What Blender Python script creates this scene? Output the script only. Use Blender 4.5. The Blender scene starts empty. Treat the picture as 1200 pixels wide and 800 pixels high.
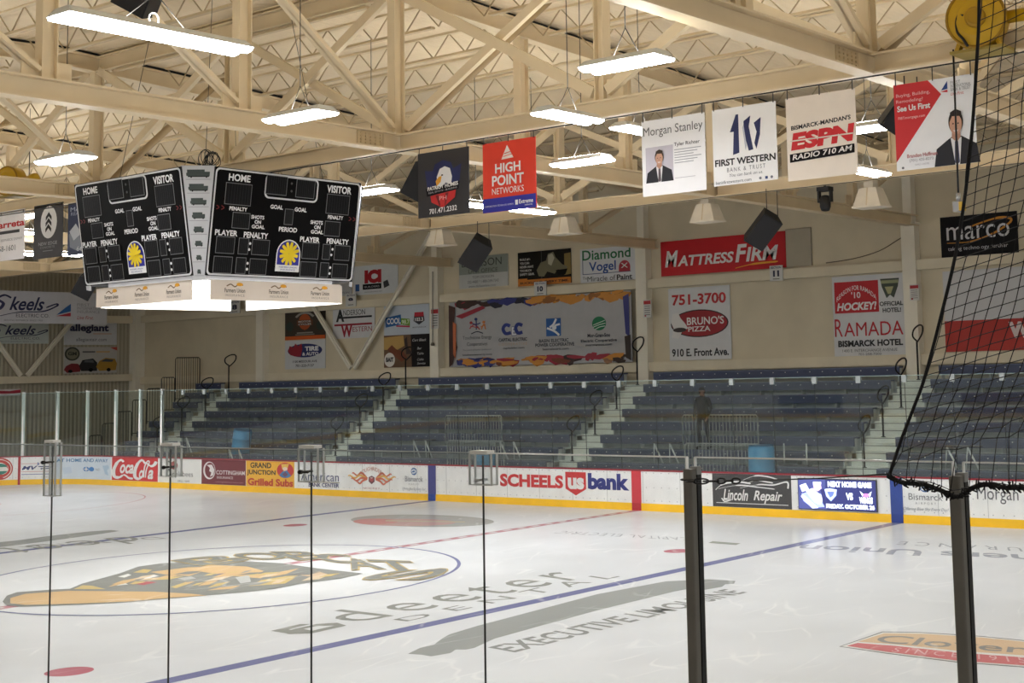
import bpy, bmesh, math, random
import numpy as np
from mathutils import Vector, Matrix

random.seed(7)
SC = bpy.context.scene
COL = SC.collection

# ------------------------------------------------------------------ survey
# Camera solved from the rink markings (blue lines, centre circle, boards).
YAW, PITCH, ROLL = -0.6367847, 0.1043162, -0.0254344
FPX, PPX, PPY = 1672.584, 777.657, 258.482
CAM = Vector((23.610172, -30.413479, 3.682633))
FW = Vector((math.sin(YAW) * math.cos(PITCH), math.cos(YAW) * math.cos(PITCH), math.sin(PITCH)))
_r = Vector((math.cos(YAW), -math.sin(YAW), 0.0))
_u = _r.cross(FW)
RT = _r * math.cos(ROLL) + _u * math.sin(ROLL)
UP = -_r * math.sin(ROLL) + _u * math.cos(ROLL)


def ray(px):
    return FW + RT * ((px[0] - PPX) / FPX) + UP * ((PPY - px[1]) / FPX)


def on(px, ax, v):
    """World point where the sight line through a pixel meets the plane axis=v."""
    d = ray(px)
    return CAM + d * ((v - CAM[ax]) / d[ax])


def proj(p):
    d = Vector(p) - CAM
    z = d.dot(FW)
    return PPX + FPX * d.dot(RT) / z, PPY - FPX * d.dot(UP) / z


# building grid
X0, BAY, ZC, YC, YB = 3.63, 10.1, 7.92, -11.86, 10.6
YW = 9.75            # inner face of the far wall
XE = -37.6           # inner face of the end wall
YN = -26.26          # near boards


def roof_z(y):
    return 11.42 - 0.045 * abs(y + 13.0)


# ------------------------------------------------------------------ materials
_mats = {}


def lin(c):
    c = c / 255.0
    return c / 12.92 if c <= 0.04045 else ((c + 0.055) / 1.055) ** 2.4


def M(rgb, rough=0.55, metal=0.0, noise=0.06, scale=3.0, emit=0.0, spec=0.4, name=None):
    """Procedural paint / plastic / metal: base colour broken up by a soft noise."""
    key = (rgb, rough, metal, noise, scale, emit, spec)
    if key in _mats:
        return _mats[key]
    m = bpy.data.materials.new(name or 'paint_%d_%d_%d' % rgb)
    m.use_nodes = True
    nt = m.node_tree
    b = nt.nodes['Principled BSDF']
    col = (lin(rgb[0]), lin(rgb[1]), lin(rgb[2]), 1)
    b.inputs['Roughness'].default_value = rough
    b.inputs['Metallic'].default_value = metal
    b.inputs['Specular IOR Level'].default_value = spec
    if noise > 0:
        tc = nt.nodes.new('ShaderNodeTexCoord')
        no = nt.nodes.new('ShaderNodeTexNoise')
        no.inputs['Scale'].default_value = scale
        no.inputs['Detail'].default_value = 3
        mr = nt.nodes.new('ShaderNodeMapRange')
        mr.inputs['From Min'].default_value = 0.3
        mr.inputs['From Max'].default_value = 0.7
        mr.inputs['To Min'].default_value = 1 - noise
        mr.inputs['To Max'].default_value = 1 + noise
        mx = nt.nodes.new('ShaderNodeVectorMath')
        mx.operation = 'SCALE'
        mx.inputs[0].default_value = col[:3]
        nt.links.new(tc.outputs['Object'], no.inputs['Vector'])
        nt.links.new(no.outputs['Fac'], mr.inputs['Value'])
        nt.links.new(mr.outputs['Result'], mx.inputs['Scale'])
        nt.links.new(mx.outputs['Vector'], b.inputs['Base Color'])
    else:
        b.inputs['Base Color'].default_value = col
    if emit > 0:
        b.inputs['Emission Color'].default_value = col
        b.inputs['Emission Strength'].default_value = emit
    _mats[key] = m
    return m


def ice_material(name, rgb, scratches=True):
    key = ('ice', rgb)
    if key in _mats:
        return _mats[key]
    m = bpy.data.materials.new(name)
    m.use_nodes = True
    nt = m.node_tree
    N, L = nt.nodes, nt.links
    b = N['Principled BSDF']
    tc = N.new('ShaderNodeTexCoord')
    big = N.new('ShaderNodeTexNoise')
    big.inputs['Scale'].default_value = 0.5
    big.inputs['Detail'].default_value = 4
    L.new(tc.outputs['Object'], big.inputs['Vector'])
    # long skate scratches: thin bands of distorted waves in two directions
    outs = []
    for ang, sc, dist in ((0.5, 0.45, 16.0), (-0.9, 0.6, 19.0), (1.7, 0.38, 24.0)):
        mp = N.new('ShaderNodeMapping')
        mp.inputs['Rotation'].default_value = (0, 0, ang)
        mp.inputs['Scale'].default_value = (1, 0.35, 1)
        w = N.new('ShaderNodeTexWave')
        w.inputs['Scale'].default_value = sc
        w.inputs['Distortion'].default_value = dist
        w.inputs['Detail'].default_value = 3
        w.inputs['Detail Scale'].default_value = 0.5
        cr = N.new('ShaderNodeValToRGB')
        cr.color_ramp.elements[0].position = 0.988
        cr.color_ramp.elements[1].position = 1.0
        L.new(tc.outputs['Object'], mp.inputs['Vector'])
        L.new(mp.outputs['Vector'], w.inputs['Vector'])
        L.new(w.outputs['Fac'], cr.inputs['Fac'])
        outs.append(cr.outputs['Color'])
    a1 = N.new('ShaderNodeMath'); a1.operation = 'MAXIMUM'
    L.new(outs[0], a1.inputs[0]); L.new(outs[1], a1.inputs[1])
    a2 = N.new('ShaderNodeMath'); a2.operation = 'MAXIMUM'
    L.new(a1.outputs[0], a2.inputs[0]); L.new(outs[2], a2.inputs[1])
    brk = N.new('ShaderNodeTexNoise'); brk.inputs['Scale'].default_value = 0.9; brk.inputs['Detail'].default_value = 2
    L.new(tc.outputs['Object'], brk.inputs['Vector'])
    bm = N.new('ShaderNodeMapRange'); bm.inputs['From Min'].default_value = 0.47; bm.inputs['From Max'].default_value = 0.62
    L.new(brk.outputs['Fac'], bm.inputs['Value'])
    fac = N.new('ShaderNodeMath'); fac.operation = 'MULTIPLY'
    L.new(a2.outputs[0], fac.inputs[0]); L.new(bm.outputs['Result'], fac.inputs[1])
    var = N.new('ShaderNodeMapRange')
    var.inputs['From Min'].default_value = 0.3
    var.inputs['From Max'].default_value = 0.7
    var.inputs['To Min'].default_value = 0.93
    var.inputs['To Max'].default_value = 1.03
    L.new(big.outputs['Fac'], var.inputs['Value'])
    mul = N.new('ShaderNodeVectorMath'); mul.operation = 'SCALE'
    mul.inputs[0].default_value = (lin(rgb[0]), lin(rgb[1]), lin(rgb[2]))
    L.new(var.outputs['Result'], mul.inputs['Scale'])
    mix = N.new('ShaderNodeMix'); mix.data_type = 'RGBA'
    mix.inputs[7].default_value = (0.95, 0.96, 0.97, 1)
    sc = N.new('ShaderNodeMath'); sc.operation = 'MULTIPLY'; sc.inputs[1].default_value = 0.5 if scratches else 0.25
    sc.use_clamp = True
    L.new(fac.outputs[0], sc.inputs[0])
    L.new(sc.outputs[0], mix.inputs[0])
    L.new(mul.outputs['Vector'], mix.inputs[6])
    bp = N.new('ShaderNodeBump')
    bp.inputs['Strength'].default_value = 0.04
    fine = N.new('ShaderNodeTexNoise')
    fine.inputs['Scale'].default_value = 2.2
    fine.inputs['Detail'].default_value = 5
    L.new(tc.outputs['Object'], fine.inputs['Vector'])
    L.new(fine.outputs['Fac'], bp.inputs['Height'])
    rr = N.new('ShaderNodeMapRange')
    rr.inputs['To Min'].default_value = 0.07
    rr.inputs['To Max'].default_value = 0.17
    L.new(big.outputs['Fac'], rr.inputs['Value'])
    # frosty ice: mostly diffuse with a limited sheen that grows towards grazing angles
    N.remove(b)
    df = N.new('ShaderNodeBsdfDiffuse')
    gl = N.new('ShaderNodeBsdfGlossy')
    L.new(mix.outputs[2], df.inputs['Color'])
    L.new(rr.outputs['Result'], gl.inputs['Roughness'])
    L.new(bp.outputs['Normal'], gl.inputs['Normal'])
    lw = N.new('ShaderNodeLayerWeight'); lw.inputs['Blend'].default_value = 0.5
    pw = N.new('ShaderNodeMath'); pw.operation = 'POWER'; pw.inputs[1].default_value = 5.0
    L.new(lw.outputs['Facing'], pw.inputs[0])
    fm = N.new('ShaderNodeMapRange'); fm.inputs['To Min'].default_value = 0.02; fm.inputs['To Max'].default_value = 0.38
    L.new(pw.outputs[0], fm.inputs['Value'])
    ms = N.new('ShaderNodeMixShader')
    L.new(fm.outputs['Result'], ms.inputs[0]); L.new(df.outputs[0], ms.inputs[1]); L.new(gl.outputs[0], ms.inputs[2])
    L.new(ms.outputs[0], N['Material Output'].inputs[0])
    _mats[key] = m
    return m


def glass_material(name, tint, refl=1.0, haze=0.0):
    m = bpy.data.materials.new(name)
    m.use_nodes = True
    nt = m.node_tree
    N, L = nt.nodes, nt.links
    for n in list(N):
        N.remove(n)
    out = N.new('ShaderNodeOutputMaterial')
    tr = N.new('ShaderNodeBsdfTransparent')
    tr.inputs['Color'].default_value = (*tint, 1)
    gl = N.new('ShaderNodeBsdfGlossy')
    gl.inputs['Roughness'].default_value = 0.02
    df = N.new('ShaderNodeBsdfDiffuse')
    df.inputs['Color'].default_value = (0.62, 0.72, 0.70, 1)
    lw = N.new('ShaderNodeLayerWeight')          # Schlick reflectance, same from both sides of the sheet
    lw.inputs['Blend'].default_value = 0.5
    pw = N.new('ShaderNodeMath'); pw.operation = 'POWER'; pw.inputs[1].default_value = 4.5
    L.new(lw.outputs['Facing'], pw.inputs[0])
    mr = N.new('ShaderNodeMapRange')
    mr.inputs['To Min'].default_value = 0.04 * refl
    mr.inputs['To Max'].default_value = 0.9 * refl
    L.new(pw.outputs[0], mr.inputs['Value'])
    mu = mr
    m1 = N.new('ShaderNodeMixShader')
    no = N.new('ShaderNodeTexNoise'); no.inputs['Scale'].default_value = 0.8
    hz = N.new('ShaderNodeMath'); hz.operation = 'MULTIPLY'; hz.inputs[1].default_value = haze * 2
    L.new(no.outputs['Fac'], hz.inputs[0])
    L.new(hz.outputs[0], m1.inputs[0])
    L.new(tr.outputs[0], m1.inputs[1]); L.new(df.outputs[0], m1.inputs[2])
    m2 = N.new('ShaderNodeMixShader')
    L.new(mu.outputs[0], m2.inputs[0])
    L.new(m1.outputs[0], m2.inputs[1]); L.new(gl.outputs[0], m2.inputs[2])
    L.new(m2.outputs[0], out.inputs[0])
    return m


def ribbed_material(name, rgb, freq, depth=0.25, axis='X', rough=0.6):
    """Ribbed metal siding / roof deck: rib shading from a bump wave."""
    m = bpy.data.materials.new(name)
    m.use_nodes = True
    nt = m.node_tree
    N, L = nt.nodes, nt.links
    b = N['Principled BSDF']
    b.inputs['Roughness'].default_value = rough
    tc = N.new('ShaderNodeTexCoord')
    w = N.new('ShaderNodeTexWave')
    w.bands_direction = axis
    w.inputs['Scale'].default_value = freq
    no = N.new('ShaderNodeTexNoise'); no.inputs['Scale'].default_value = 0.6; no.inputs['Detail'].default_value = 5
    bp = N.new('ShaderNodeBump'); bp.inputs['Strength'].default_value = depth; bp.inputs['Distance'].default_value = 0.05
    mr = N.new('ShaderNodeMapRange'); mr.inputs['To Min'].default_value = 0.88; mr.inputs['To Max'].default_value = 1.08
    mul = N.new('ShaderNodeVectorMath'); mul.operation = 'SCALE'
    mul.inputs[0].default_value = (lin(rgb[0]), lin(rgb[1]), lin(rgb[2]))
    L.new(tc.outputs['Object'], w.inputs['Vector']); L.new(tc.outputs['Object'], no.inputs['Vector'])
    L.new(w.outputs['Fac'], bp.inputs['Height']); L.new(bp.outputs['Normal'], b.inputs['Normal'])
    L.new(no.outputs['Fac'], mr.inputs['Value']); L.new(mr.outputs['Result'], mul.inputs['Scale'])
    L.new(mul.outputs['Vector'], b.inputs['Base Color'])
    return m


CREAM = M((226, 208, 174), 0.5, noise=0.05, scale=1.2)
CREAM_D = M((206, 186, 150), 0.5, noise=0.05, scale=1.2)
WALLC = M((214, 203, 178), 0.7, noise=0.07, scale=0.7)
GIRT = M((222, 212, 188), 0.6, noise=0.06, scale=1.0)
COLM = M((236, 230, 214), 0.6, noise=0.06, scale=1.0)
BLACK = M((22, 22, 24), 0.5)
DARK = M((48, 47, 46), 0.5)
WHITE = M((232, 232, 230), 0.5, noise=0.03)
STEEL = M((170, 172, 175), 0.3, 0.9)
CONC = M((150, 148, 143), 0.8, noise=0.1, scale=1.5)


# ------------------------------------------------------------------ mesh builder
_text_cache = {}


def text_mesh(s, bold=0.0, shear=0.0, spacing=1.0):
    key = (s, bold, shear, spacing)
    if key in _text_cache:
        return _text_cache[key]
    cu = bpy.data.curves.new('lettering', 'FONT')
    cu.body = s
    cu.offset = bold
    cu.shear = shear
    cu.space_character = spacing
    cu.resolution_u = 3
    cu.fill_mode = 'FRONT'
    ob = bpy.data.objects.new('lettering', cu)
    COL.objects.link(ob)
    dg = bpy.context.evaluated_depsgraph_get()
    me = bpy.data.meshes.new_from_object(ob.evaluated_get(dg))
    vs = [v.co.copy() for v in me.vertices]
    fs = [tuple(p.vertices) for p in me.polygons]
    bpy.data.objects.remove(ob)
    bpy.data.curves.remove(cu)
    bpy.data.meshes.remove(me)
    if vs:
        x0 = min(v.x for v in vs); x1 = max(v.x for v in vs)
        y0 = min(v.y for v in vs); y1 = max(v.y for v in vs)
        vs = [((v.x - x0) / max(x1 - x0, 1e-6), (v.y - y0) / max(y1 - y0, 1e-6)) for v in vs]
    _text_cache[key] = (vs, fs)
    return vs, fs


class MB:
    def __init__(self):
        self.v, self.f, self.mi, self.sm, self.mats = [], [], [], [], []

    def slot(self, mat):
        if mat not in self.mats:
            self.mats.append(mat)
        return self.mats.index(mat)

    def poly(self, pts, mat, smooth=False):
        b = len(self.v)
        self.v += [Vector(p) for p in pts]
        self.f.append(tuple(range(b, b + len(pts))))
        self.mi.append(self.slot(mat)); self.sm.append(smooth)
        return self

    def raw(self, vs, fs, mat, smooth=False):
        b = len(self.v)
        self.v += [Vector(p) for p in vs]
        k = self.slot(mat)
        for f in fs:
            self.f.append(tuple(i + b for i in f)); self.mi.append(k); self.sm.append(smooth)
        return self

    def hexa(self, p, mat):
        """p: 4 bottom points then the 4 matching top points."""
        return self.raw(p, [(3, 2, 1, 0), (4, 5, 6, 7), (0, 1, 5, 4), (1, 2, 6, 5), (2, 3, 7, 6), (3, 0, 4, 7)], mat)

    def box(self, a, b, mat):
        x0, y0, z0 = a; x1, y1, z1 = b
        return self.hexa([(x0, y0, z0), (x1, y0, z0), (x1, y1, z0), (x0, y1, z0),
                          (x0, y0, z1), (x1, y0, z1), (x1, y1, z1), (x0, y1, z1)], mat)

    def bar(self, a, b, w, h, mat, up=(0, 0, 1)):
        """Rectangular bar from a to b, w across, h along `up`."""
        a, b = Vector(a), Vector(b)
        d = (b - a).normalized()
        up = Vector(up)
        if abs(d.dot(up)) > 0.98:
            up = Vector((0, 1, 0))
        s = d.cross(up).normalized()
        t = s.cross(d).normalized()
        s, t = s * w / 2, t * h / 2
        return self.hexa([a - s - t, a + s - t, b + s - t, b - s - t, a - s + t, a + s + t, b + s + t, b - s + t], mat)

    def ibeam(self, a, b, depth, width, mat, up=(0, 0, 1), tf=0.03, tw=0.03):
        a, b = Vector(a), Vector(b)
        d = (b - a).normalized()
        up = Vector(up)
        s = d.cross(up).normalized()
        t = s.cross(d).normalized()
        o = t * (depth - tf) / 2
        self.bar(a + o, b + o, width, tf, mat, t)
        self.bar(a - o, b - o, width, tf, mat, t)
        self.bar(a, b, tw, depth - 2 * tf, mat, t)
        return self

    def tube(self, path, r, mat, n=8, closed=False, caps=True):
        P = [Vector(p) for p in path]
        m = len(P)
        rs = r if isinstance(r, (list, tuple)) else [r] * m
        vs, fs = [], []
        prev = None
        for i, p in enumerate(P):
            if closed:
                d = (P[(i + 1) % m] - P[i - 1]).normalized()
            else:
                d = (P[min(i + 1, m - 1)] - P[max(i - 1, 0)]).normalized()
            if prev is None:
                ref = Vector((0, 0, 1)) if abs(d.z) < 0.9 else Vector((1, 0, 0))
                s = d.cross(ref).normalized()
            else:
                s = (prev - d * prev.dot(d)).normalized()
            prev = s
            t = d.cross(s)
            for k in range(n):
                an = 2 * math.pi * k / n
                vs.append(p + s * (math.cos(an) * rs[i]) + t * (math.sin(an) * rs[i]))
        seg = m if closed else m - 1
        for i in range(seg):
            j = (i + 1) % m
            for k in range(n):
                k2 = (k + 1) % n
                fs.append((i * n + k, i * n + k2, j * n + k2, j * n + k))
        if caps and not closed:
            fs.append(tuple(range(n - 1, -1, -1)))
            fs.append(tuple((m - 1) * n + k for k in range(n)))
        return self.raw(vs, fs, mat, n > 4)

    def lathe(self, base, prof, mat, n=20, axis=(0, 0, 1)):
        """prof: list of (radius, height) along axis from base."""
        base, ax = Vector(base), Vector(axis).normalized()
        ref = Vector((0, 0, 1)) if abs(ax.z) < 0.9 else Vector((1, 0, 0))
        s = ax.cross(ref).normalized(); t = ax.cross(s)
        vs, fs = [], []
        for r, h in prof:
            for k in range(n):
                an = 2 * math.pi * k / n
                vs.append(base + ax * h + s * (r * math.cos(an)) + t * (r * math.sin(an)))
        for i in range(len(prof) - 1):
            for k in range(n):
                k2 = (k + 1) % n
                fs.append((i * n + k, i * n + k2, (i + 1) * n + k2, (i + 1) * n + k))
        fs.append(tuple(range(n - 1, -1, -1)))
        fs.append(tuple((len(prof) - 1) * n + k for k in range(n)))
        self.raw(vs, fs, mat, True)
        self.sm[-1] = self.sm[-2] = False
        return self

    def text(self, fr, s, x, y, w, h, mat, layer, bold=0.0, shear=0.0, spacing=1.0, curve=None):
        """Lettering filling the percent box (x, y, w, h) of frame fr; curve(u) shifts it down in percent."""
        vs, fs = text_mesh(s, bold, shear, spacing)
        if not vs:
            return self
        pts = [fr(x + u * w, y + (1 - v) * h + (curve(u) if curve else 0), layer) for u, v in vs]
        return self.raw(pts, fs, mat)

    def build(self, name, parent=None, origin=None, **tags):
        me = bpy.data.meshes.new(name)
        if origin is None:
            if parent is not None:
                origin = wloc(parent)
            else:
                xs = [p.x for p in self.v]; ys = [p.y for p in self.v]; zs = [p.z for p in self.v]
                origin = Vector(((min(xs) + max(xs)) / 2, (min(ys) + max(ys)) / 2, min(zs)))
        origin = Vector(origin)
        me.from_pydata([tuple(p - origin) for p in self.v], [], self.f)
        for m in self.mats:
            me.materials.append(m)
        me.polygons.foreach_set('material_index', self.mi)
        me.polygons.foreach_set('use_smooth', self.sm)
        me.update()
        ob = bpy.data.objects.new(name, me)
        COL.objects.link(ob)
        if parent is not None:
            ob.parent = parent
            ob.location = origin - wloc(parent)
        else:
            ob.location = origin
        for k, v in tags.items():
            ob[k] = v
        return ob


def wloc(o):
    p = Vector(o.location)
    while o.parent is not None:
        o = o.parent
        p += Vector(o.location)
    return p


def thing(name, label, cat, loc, group=None, kind=None):
    o = bpy.data.objects.new(name, None)
    o.empty_display_size = 0.2
    COL.objects.link(o)
    o.location = loc
    o['label'] = label
    o['category'] = cat
    if group:
        o['group'] = group
    if kind:
        o['kind'] = kind
    return o


def tags(label, cat, group=None, kind=None):
    d = {'label': label, 'category': cat}
    if group:
        d['group'] = group
    if kind:
        d['kind'] = kind
    return d


def copy_tree(o, parent=None):
    c = o.copy()
    COL.objects.link(c)
    if parent is not None:
        c.parent = parent
    for ch in list(o.children):
        copy_tree(ch, c)
    return c


ORD = ['first', 'second', 'third', 'fourth', 'fifth', 'sixth', 'seventh', 'eighth', 'ninth', 'tenth', 'eleventh', 'twelfth',
       'thirteenth', 'fourteenth', 'fifteenth', 'sixteenth', 'seventeenth', 'eighteenth', 'nineteenth', 'twentieth']


# ------------------------------------------------------------------ flat printed things
def flat(o, u, v, n):
    """Frame of a flat sheet: o = top left corner, u / v = full width / height vectors, n = outward normal."""
    o, u, v, n = Vector(o), Vector(u), Vector(v), Vector(n).normalized()
    return lambda x, y, layer=0: o + u * (x / 100) + v * (y / 100) + n * (0.0025 * layer)


def wall_frame(tl, tr, br, bl, y=YW - 0.05):
    a, b, c, d = (on(p, 1, y) for p in (tl, tr, br, bl))
    xl, xr = (a.x + d.x) / 2, (b.x + c.x) / 2
    zt, zb = (a.z + b.z) / 2, (c.z + d.z) / 2
    return flat((xl, y, zt), (xr - xl, 0, 0), (0, 0, zb - zt), (0, -1, 0))


def arc(cx, cy, rx, ry, a0=0, a1=360, n=28):
    return [(cx + rx * math.cos(math.radians(a0 + (a1 - a0) * i / n)), cy - ry * math.sin(math.radians(a0 + (a1 - a0) * i / n)))
            for i in range(n if abs(a1 - a0) == 360 else n + 1)]


def ribbon(pts, w, ax=1.0):
    """Outline strips of a stroke through pts (percent units), width w in y-percent; ax = aspect (width/height of sheet)."""
    quads = []
    m = len(pts)
    ws = w if isinstance(w, (list, tuple)) else [w] * m
    L, R = [], []
    for i in range(m):
        a = pts[max(i - 1, 0)]; b = pts[min(i + 1, m - 1)]
        dx, dy = (b[0] - a[0]) * ax, b[1] - a[1]
        q = math.hypot(dx, dy) or 1
        nx, ny = -dy / q * ws[i] / 2 / ax, dx / q * ws[i] / 2
        L.append((pts[i][0] + nx, pts[i][1] + ny)); R.append((pts[i][0] - nx, pts[i][1] - ny))
    for i in range(m - 1):
        quads.append([L[i], L[i + 1], R[i + 1], R[i]])
    return quads


def smooth_path(pts, n=6):
    out = []
    m = len(pts)
    for i in range(m - 1):
        p0, p1, p2, p3 = pts[max(i - 1, 0)], pts[i], pts[i + 1], pts[min(i + 2, m - 1)]
        for k in range(n):
            t = k / n
            out.append(tuple(0.5 * ((2 * p1[j]) + (-p0[j] + p2[j]) * t + (2 * p0[j] - 5 * p1[j] + 4 * p2[j] - p3[j]) * t * t
                                    + (-p0[j] + 3 * p1[j] - 3 * p2[j] + p3[j]) * t ** 3) for j in range(len(p1))))
    out.append(tuple(pts[-1]))
    return out


def emblem(mb, fr, items, emit=0.0, rough=0.55, layer0=1, nx=1):
    """Draw printed items. Colours are 0-255 triples."""
    placed = []

    def level(x0, y0, x1, y1):
        lv = layer0
        for (a0, b0, a1, b1, l) in placed:
            if a0 < x1 and x0 < a1 and b0 < y1 and y0 < b1 and l >= lv:
                lv = l + 1
        placed.append((x0, y0, x1, y1, lv))
        return lv

    def bounds(it):
        if it[0] == 't':
            return it[2], it[3] - 6, it[2] + it[4], it[3] + it[5] + 6
        if it[0] == 'r':
            return it[1], it[2], it[1] + it[3], it[2] + it[4]
        if it[0] == 'e':
            return it[1] - it[3], it[2] - it[4], it[1] + it[3], it[2] + it[4]
        xs = [q[0] for q in it[1]]; ys = [q[1] for q in it[1]]
        g = 2 if it[0] == 's' else 0
        return min(xs) - g, min(ys) - g, max(xs) + g, max(ys) + g

    def mat(c):
        return M(c, rough, 0, 0.0, emit=emit) if emit else M(c, rough, 0, 0.03, spec=0.08 if max(c) < 40 else 0.4)
    for it in items:
        t = it[0]
        k = level(*bounds(it))
        if t == 't':
            _, s, x, y, w, h, c = it[:7]
            o = it[7] if len(it) > 7 else {}
            mb.text(fr, s, x, y, w, h, mat(c), k, o.get('b', 0), o.get('i', 0), o.get('sp', 1), o.get('curve'))
        elif t == 'r':
            _, x, y, w, h, c = it
            n = max(1, int(nx * w / 20 + .5)) if nx > 1 else 1
            for i in range(n):
                xa, xb = x + w * i / n, x + w * (i + 1) / n
                mb.poly([fr(xa, y + h, k), fr(xb, y + h, k), fr(xb, y, k), fr(xa, y, k)], mat(c))
        elif t == 'e':
            _, cx, cy, rx, ry, c = it
            mb.poly([fr(px, py, k) for px, py in arc(cx, cy, rx, ry)], mat(c))
        elif t == 'p':
            _, pts, c = it
            mb.poly([fr(px, py, k) for px, py in pts], mat(c))
        elif t == 's':
            _, pts, w, c = it[:4]
            ax = it[4] if len(it) > 4 else 1.0
            for q in ribbon(smooth_path(pts), w if not isinstance(w, list) else
                            [w[min(int(i / 6), len(w) - 1)] for i in range((len(pts) - 1) * 6 + 1)], ax):
                mb.poly([fr(px, py, k) for px, py in q], mat(c))
    return mb


def sheet(mb, fr, bg, thick=0.03, nx=1, edge=None):
    m = M(bg, 0.55, 0, 0.03, spec=0.08 if max(bg) < 40 else 0.4)
    e = M(edge, 0.6) if edge else m
    for i in range(nx):
        a, b = 100 * i / nx, 100 * (i + 1) / nx
        n = fr(0, 0, 1) - fr(0, 0, 0)
        dk = -thick / 0.0025
        f = [fr(a, 100, 0), fr(b, 100, 0), fr(b, 0, 0), fr(a, 0, 0)]
        k = [fr(a, 100, dk), fr(b, 100, dk), fr(b, 0, dk), fr(a, 0, dk)]
        mb.poly(f, m)
        mb.poly(k[::-1], e)
        mb.poly([k[0], k[1], f[1], f[0]], e); mb.poly([f[3], f[2], k[2], k[3]], e)
        if i == 0:
            mb.poly([k[0], f[0], f[3], k[3]], e)
        if i == nx - 1:
            mb.poly([f[1], k[1], k[2], f[2]], e)
    return mb


def sign(name, label, cat, fr, bg, items, group=None, thick=0.03, parent=None, nx=1, edge=None, emit=0.0, rough=0.55):
    mb = MB()
    sheet(mb, fr, bg, thick, nx, edge)
    emblem(mb, fr, items, emit, rough, nx=nx)
    if parent is not None:
        return mb.build(name, parent, label=label)
    return mb.build(name, None, **tags(label, cat, group))
# ================================================================== SETTING
def structure(ob):
    ob['kind'] = 'structure'
    return ob


mb = MB()
mb.box((-44, -45, -0.45), (34, YW + 0.3, -0.05), CONC)
structure(mb.build('floor', None, origin=(0, -18, -0.45), label='grey concrete arena floor around the ice', category='floor'))

DECK = ribbed_material('cream_ribbed_roof_deck', (238, 220, 188), 2.2, 0.2, 'X')
mb = MB()
for ya, yb in ((-45, -13), (-13, YW + 0.3)):
    za, zb = roof_z(ya), roof_z(yb)
    mb.hexa([(XE - 0.3, ya, za), (34, ya, za), (34, yb, zb), (XE - 0.3, yb, zb),
             (XE - 0.3, ya, za + 0.1), (34, ya, za + 0.1), (34, yb, zb + 0.1), (XE - 0.3, yb, zb + 0.1)], DECK)
structure(mb.build('ceiling', None, origin=(0, -18, 11), label='cream ribbed metal roof deck over the rink', category='ceiling'))

mb = MB()
mb.box((XE, YW, -0.05), (34, YW + 0.25, 10.6), WALLC)
structure(mb.build('wall_far', None, label='beige far wall behind the bleachers', category='wall'))
ENDM = ribbed_material('beige_ribbed_siding', (176, 168, 148), 1.6, 0.6, 'Y')
mb = MB()
mb.box((XE - 0.25, -45, -0.05), (XE, YW + 0.25, 10.6), ENDM)
structure(mb.build('wall_end', None, label='beige vertically ribbed end wall at the left', category='wall'))

# wall columns and girts ------------------------------------------------
col_x = [on(p, 1, YW).x for p in ((311, 430), (516, 430), (760, 425), (1076, 430))]
col_x = [col_x[0] - 10.2] + col_x + [col_x[3] + 10.2]
COLW = 0.46
zC = on((760, 289), 1, YW - 0.35).z      # column head
zU = on((640, 341), 1, YW - 0.15).z      # upper girt
zL = on((640, 433), 1, YW - 0.15).z      # lower girt
for i, x in enumerate(col_x):
    mb = MB()
    zt = roof_z(YW) - 0.1 if i != 5 else roof_z(YW) - 0.1
    mb.box((x - COLW / 2, YW - 0.34, 0), (x + COLW / 2, YW, zC), COLM)
    mb.box((x - COLW * 0.32, YW - 0.3, zC), (x + COLW * 0.32, YW, zt), COLM)
    mb.box((x - COLW / 2 - 0.05, YW - 0.36, zC - 0.03), (x + COLW / 2 + 0.05, YW, zC + 0.04), COLM)
    structure(mb.build('wall_column', None, label='beige steel wall column, %s from the left along the far wall' % ORD[i], category='column'))
edges = [XE] + col_x + [34]
for i in range(len(edges) - 1):
    a = edges[i] + (COLW / 2 if i > 0 else 0)
    b = edges[i + 1] - (COLW / 2 if i < len(edges) - 2 else 0)
    for z, h, nm in ((zU, 0.31, 'upper'), (zL, 0.33, 'lower')):
        mb = MB()
        mb.box((a, YW - 0.24, z - h / 2), (b, YW, z + h / 2), GIRT)
        structure(mb.build('wall_girt', None, label='beige %s girt in the %s wall bay from the left' % (nm, ORD[i]), category='beam'))
# end wall girts
zE = on((70, 444), 0, XE + 0.1).z
for z, h, nm in ((zE, 0.32, 'lower'), (zU, 0.34, 'upper')):
    mb = MB()
    mb.box((XE, -45, z - h / 2), (XE + 0.26, YW - 0.3, z + h / 2), GIRT)
    structure(mb.build('wall_girt', None, label='beige %s girt across the end wall' % nm, category='beam'))
mb = MB()
mb.box((XE, YW - 0.5, 0), (XE + 0.5, YW, roof_z(YW) - 0.1), COLM)
structure(mb.build('wall_column', None, label='beige corner column where the end wall meets the far wall', category='column'))

# wall wind bracing: V of angles in two bays
def brace(p, q, lab, plane):
    mb = MB()
    mb.bar(p, q, 0.2, 0.1, COLM, (0, -1, 0) if plane == 'far' else (1, 0, 0))
    mb.bar(Vector(p) + Vector((0, 0, 0.05)), Vector(q) + Vector((0, 0, 0.05)), 0.03, 0.22, COLM, (0, -1, 0) if plane == 'far' else (1, 0, 0))
    mb.build('wall_brace', None, **tags(lab, 'brace'))


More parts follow.
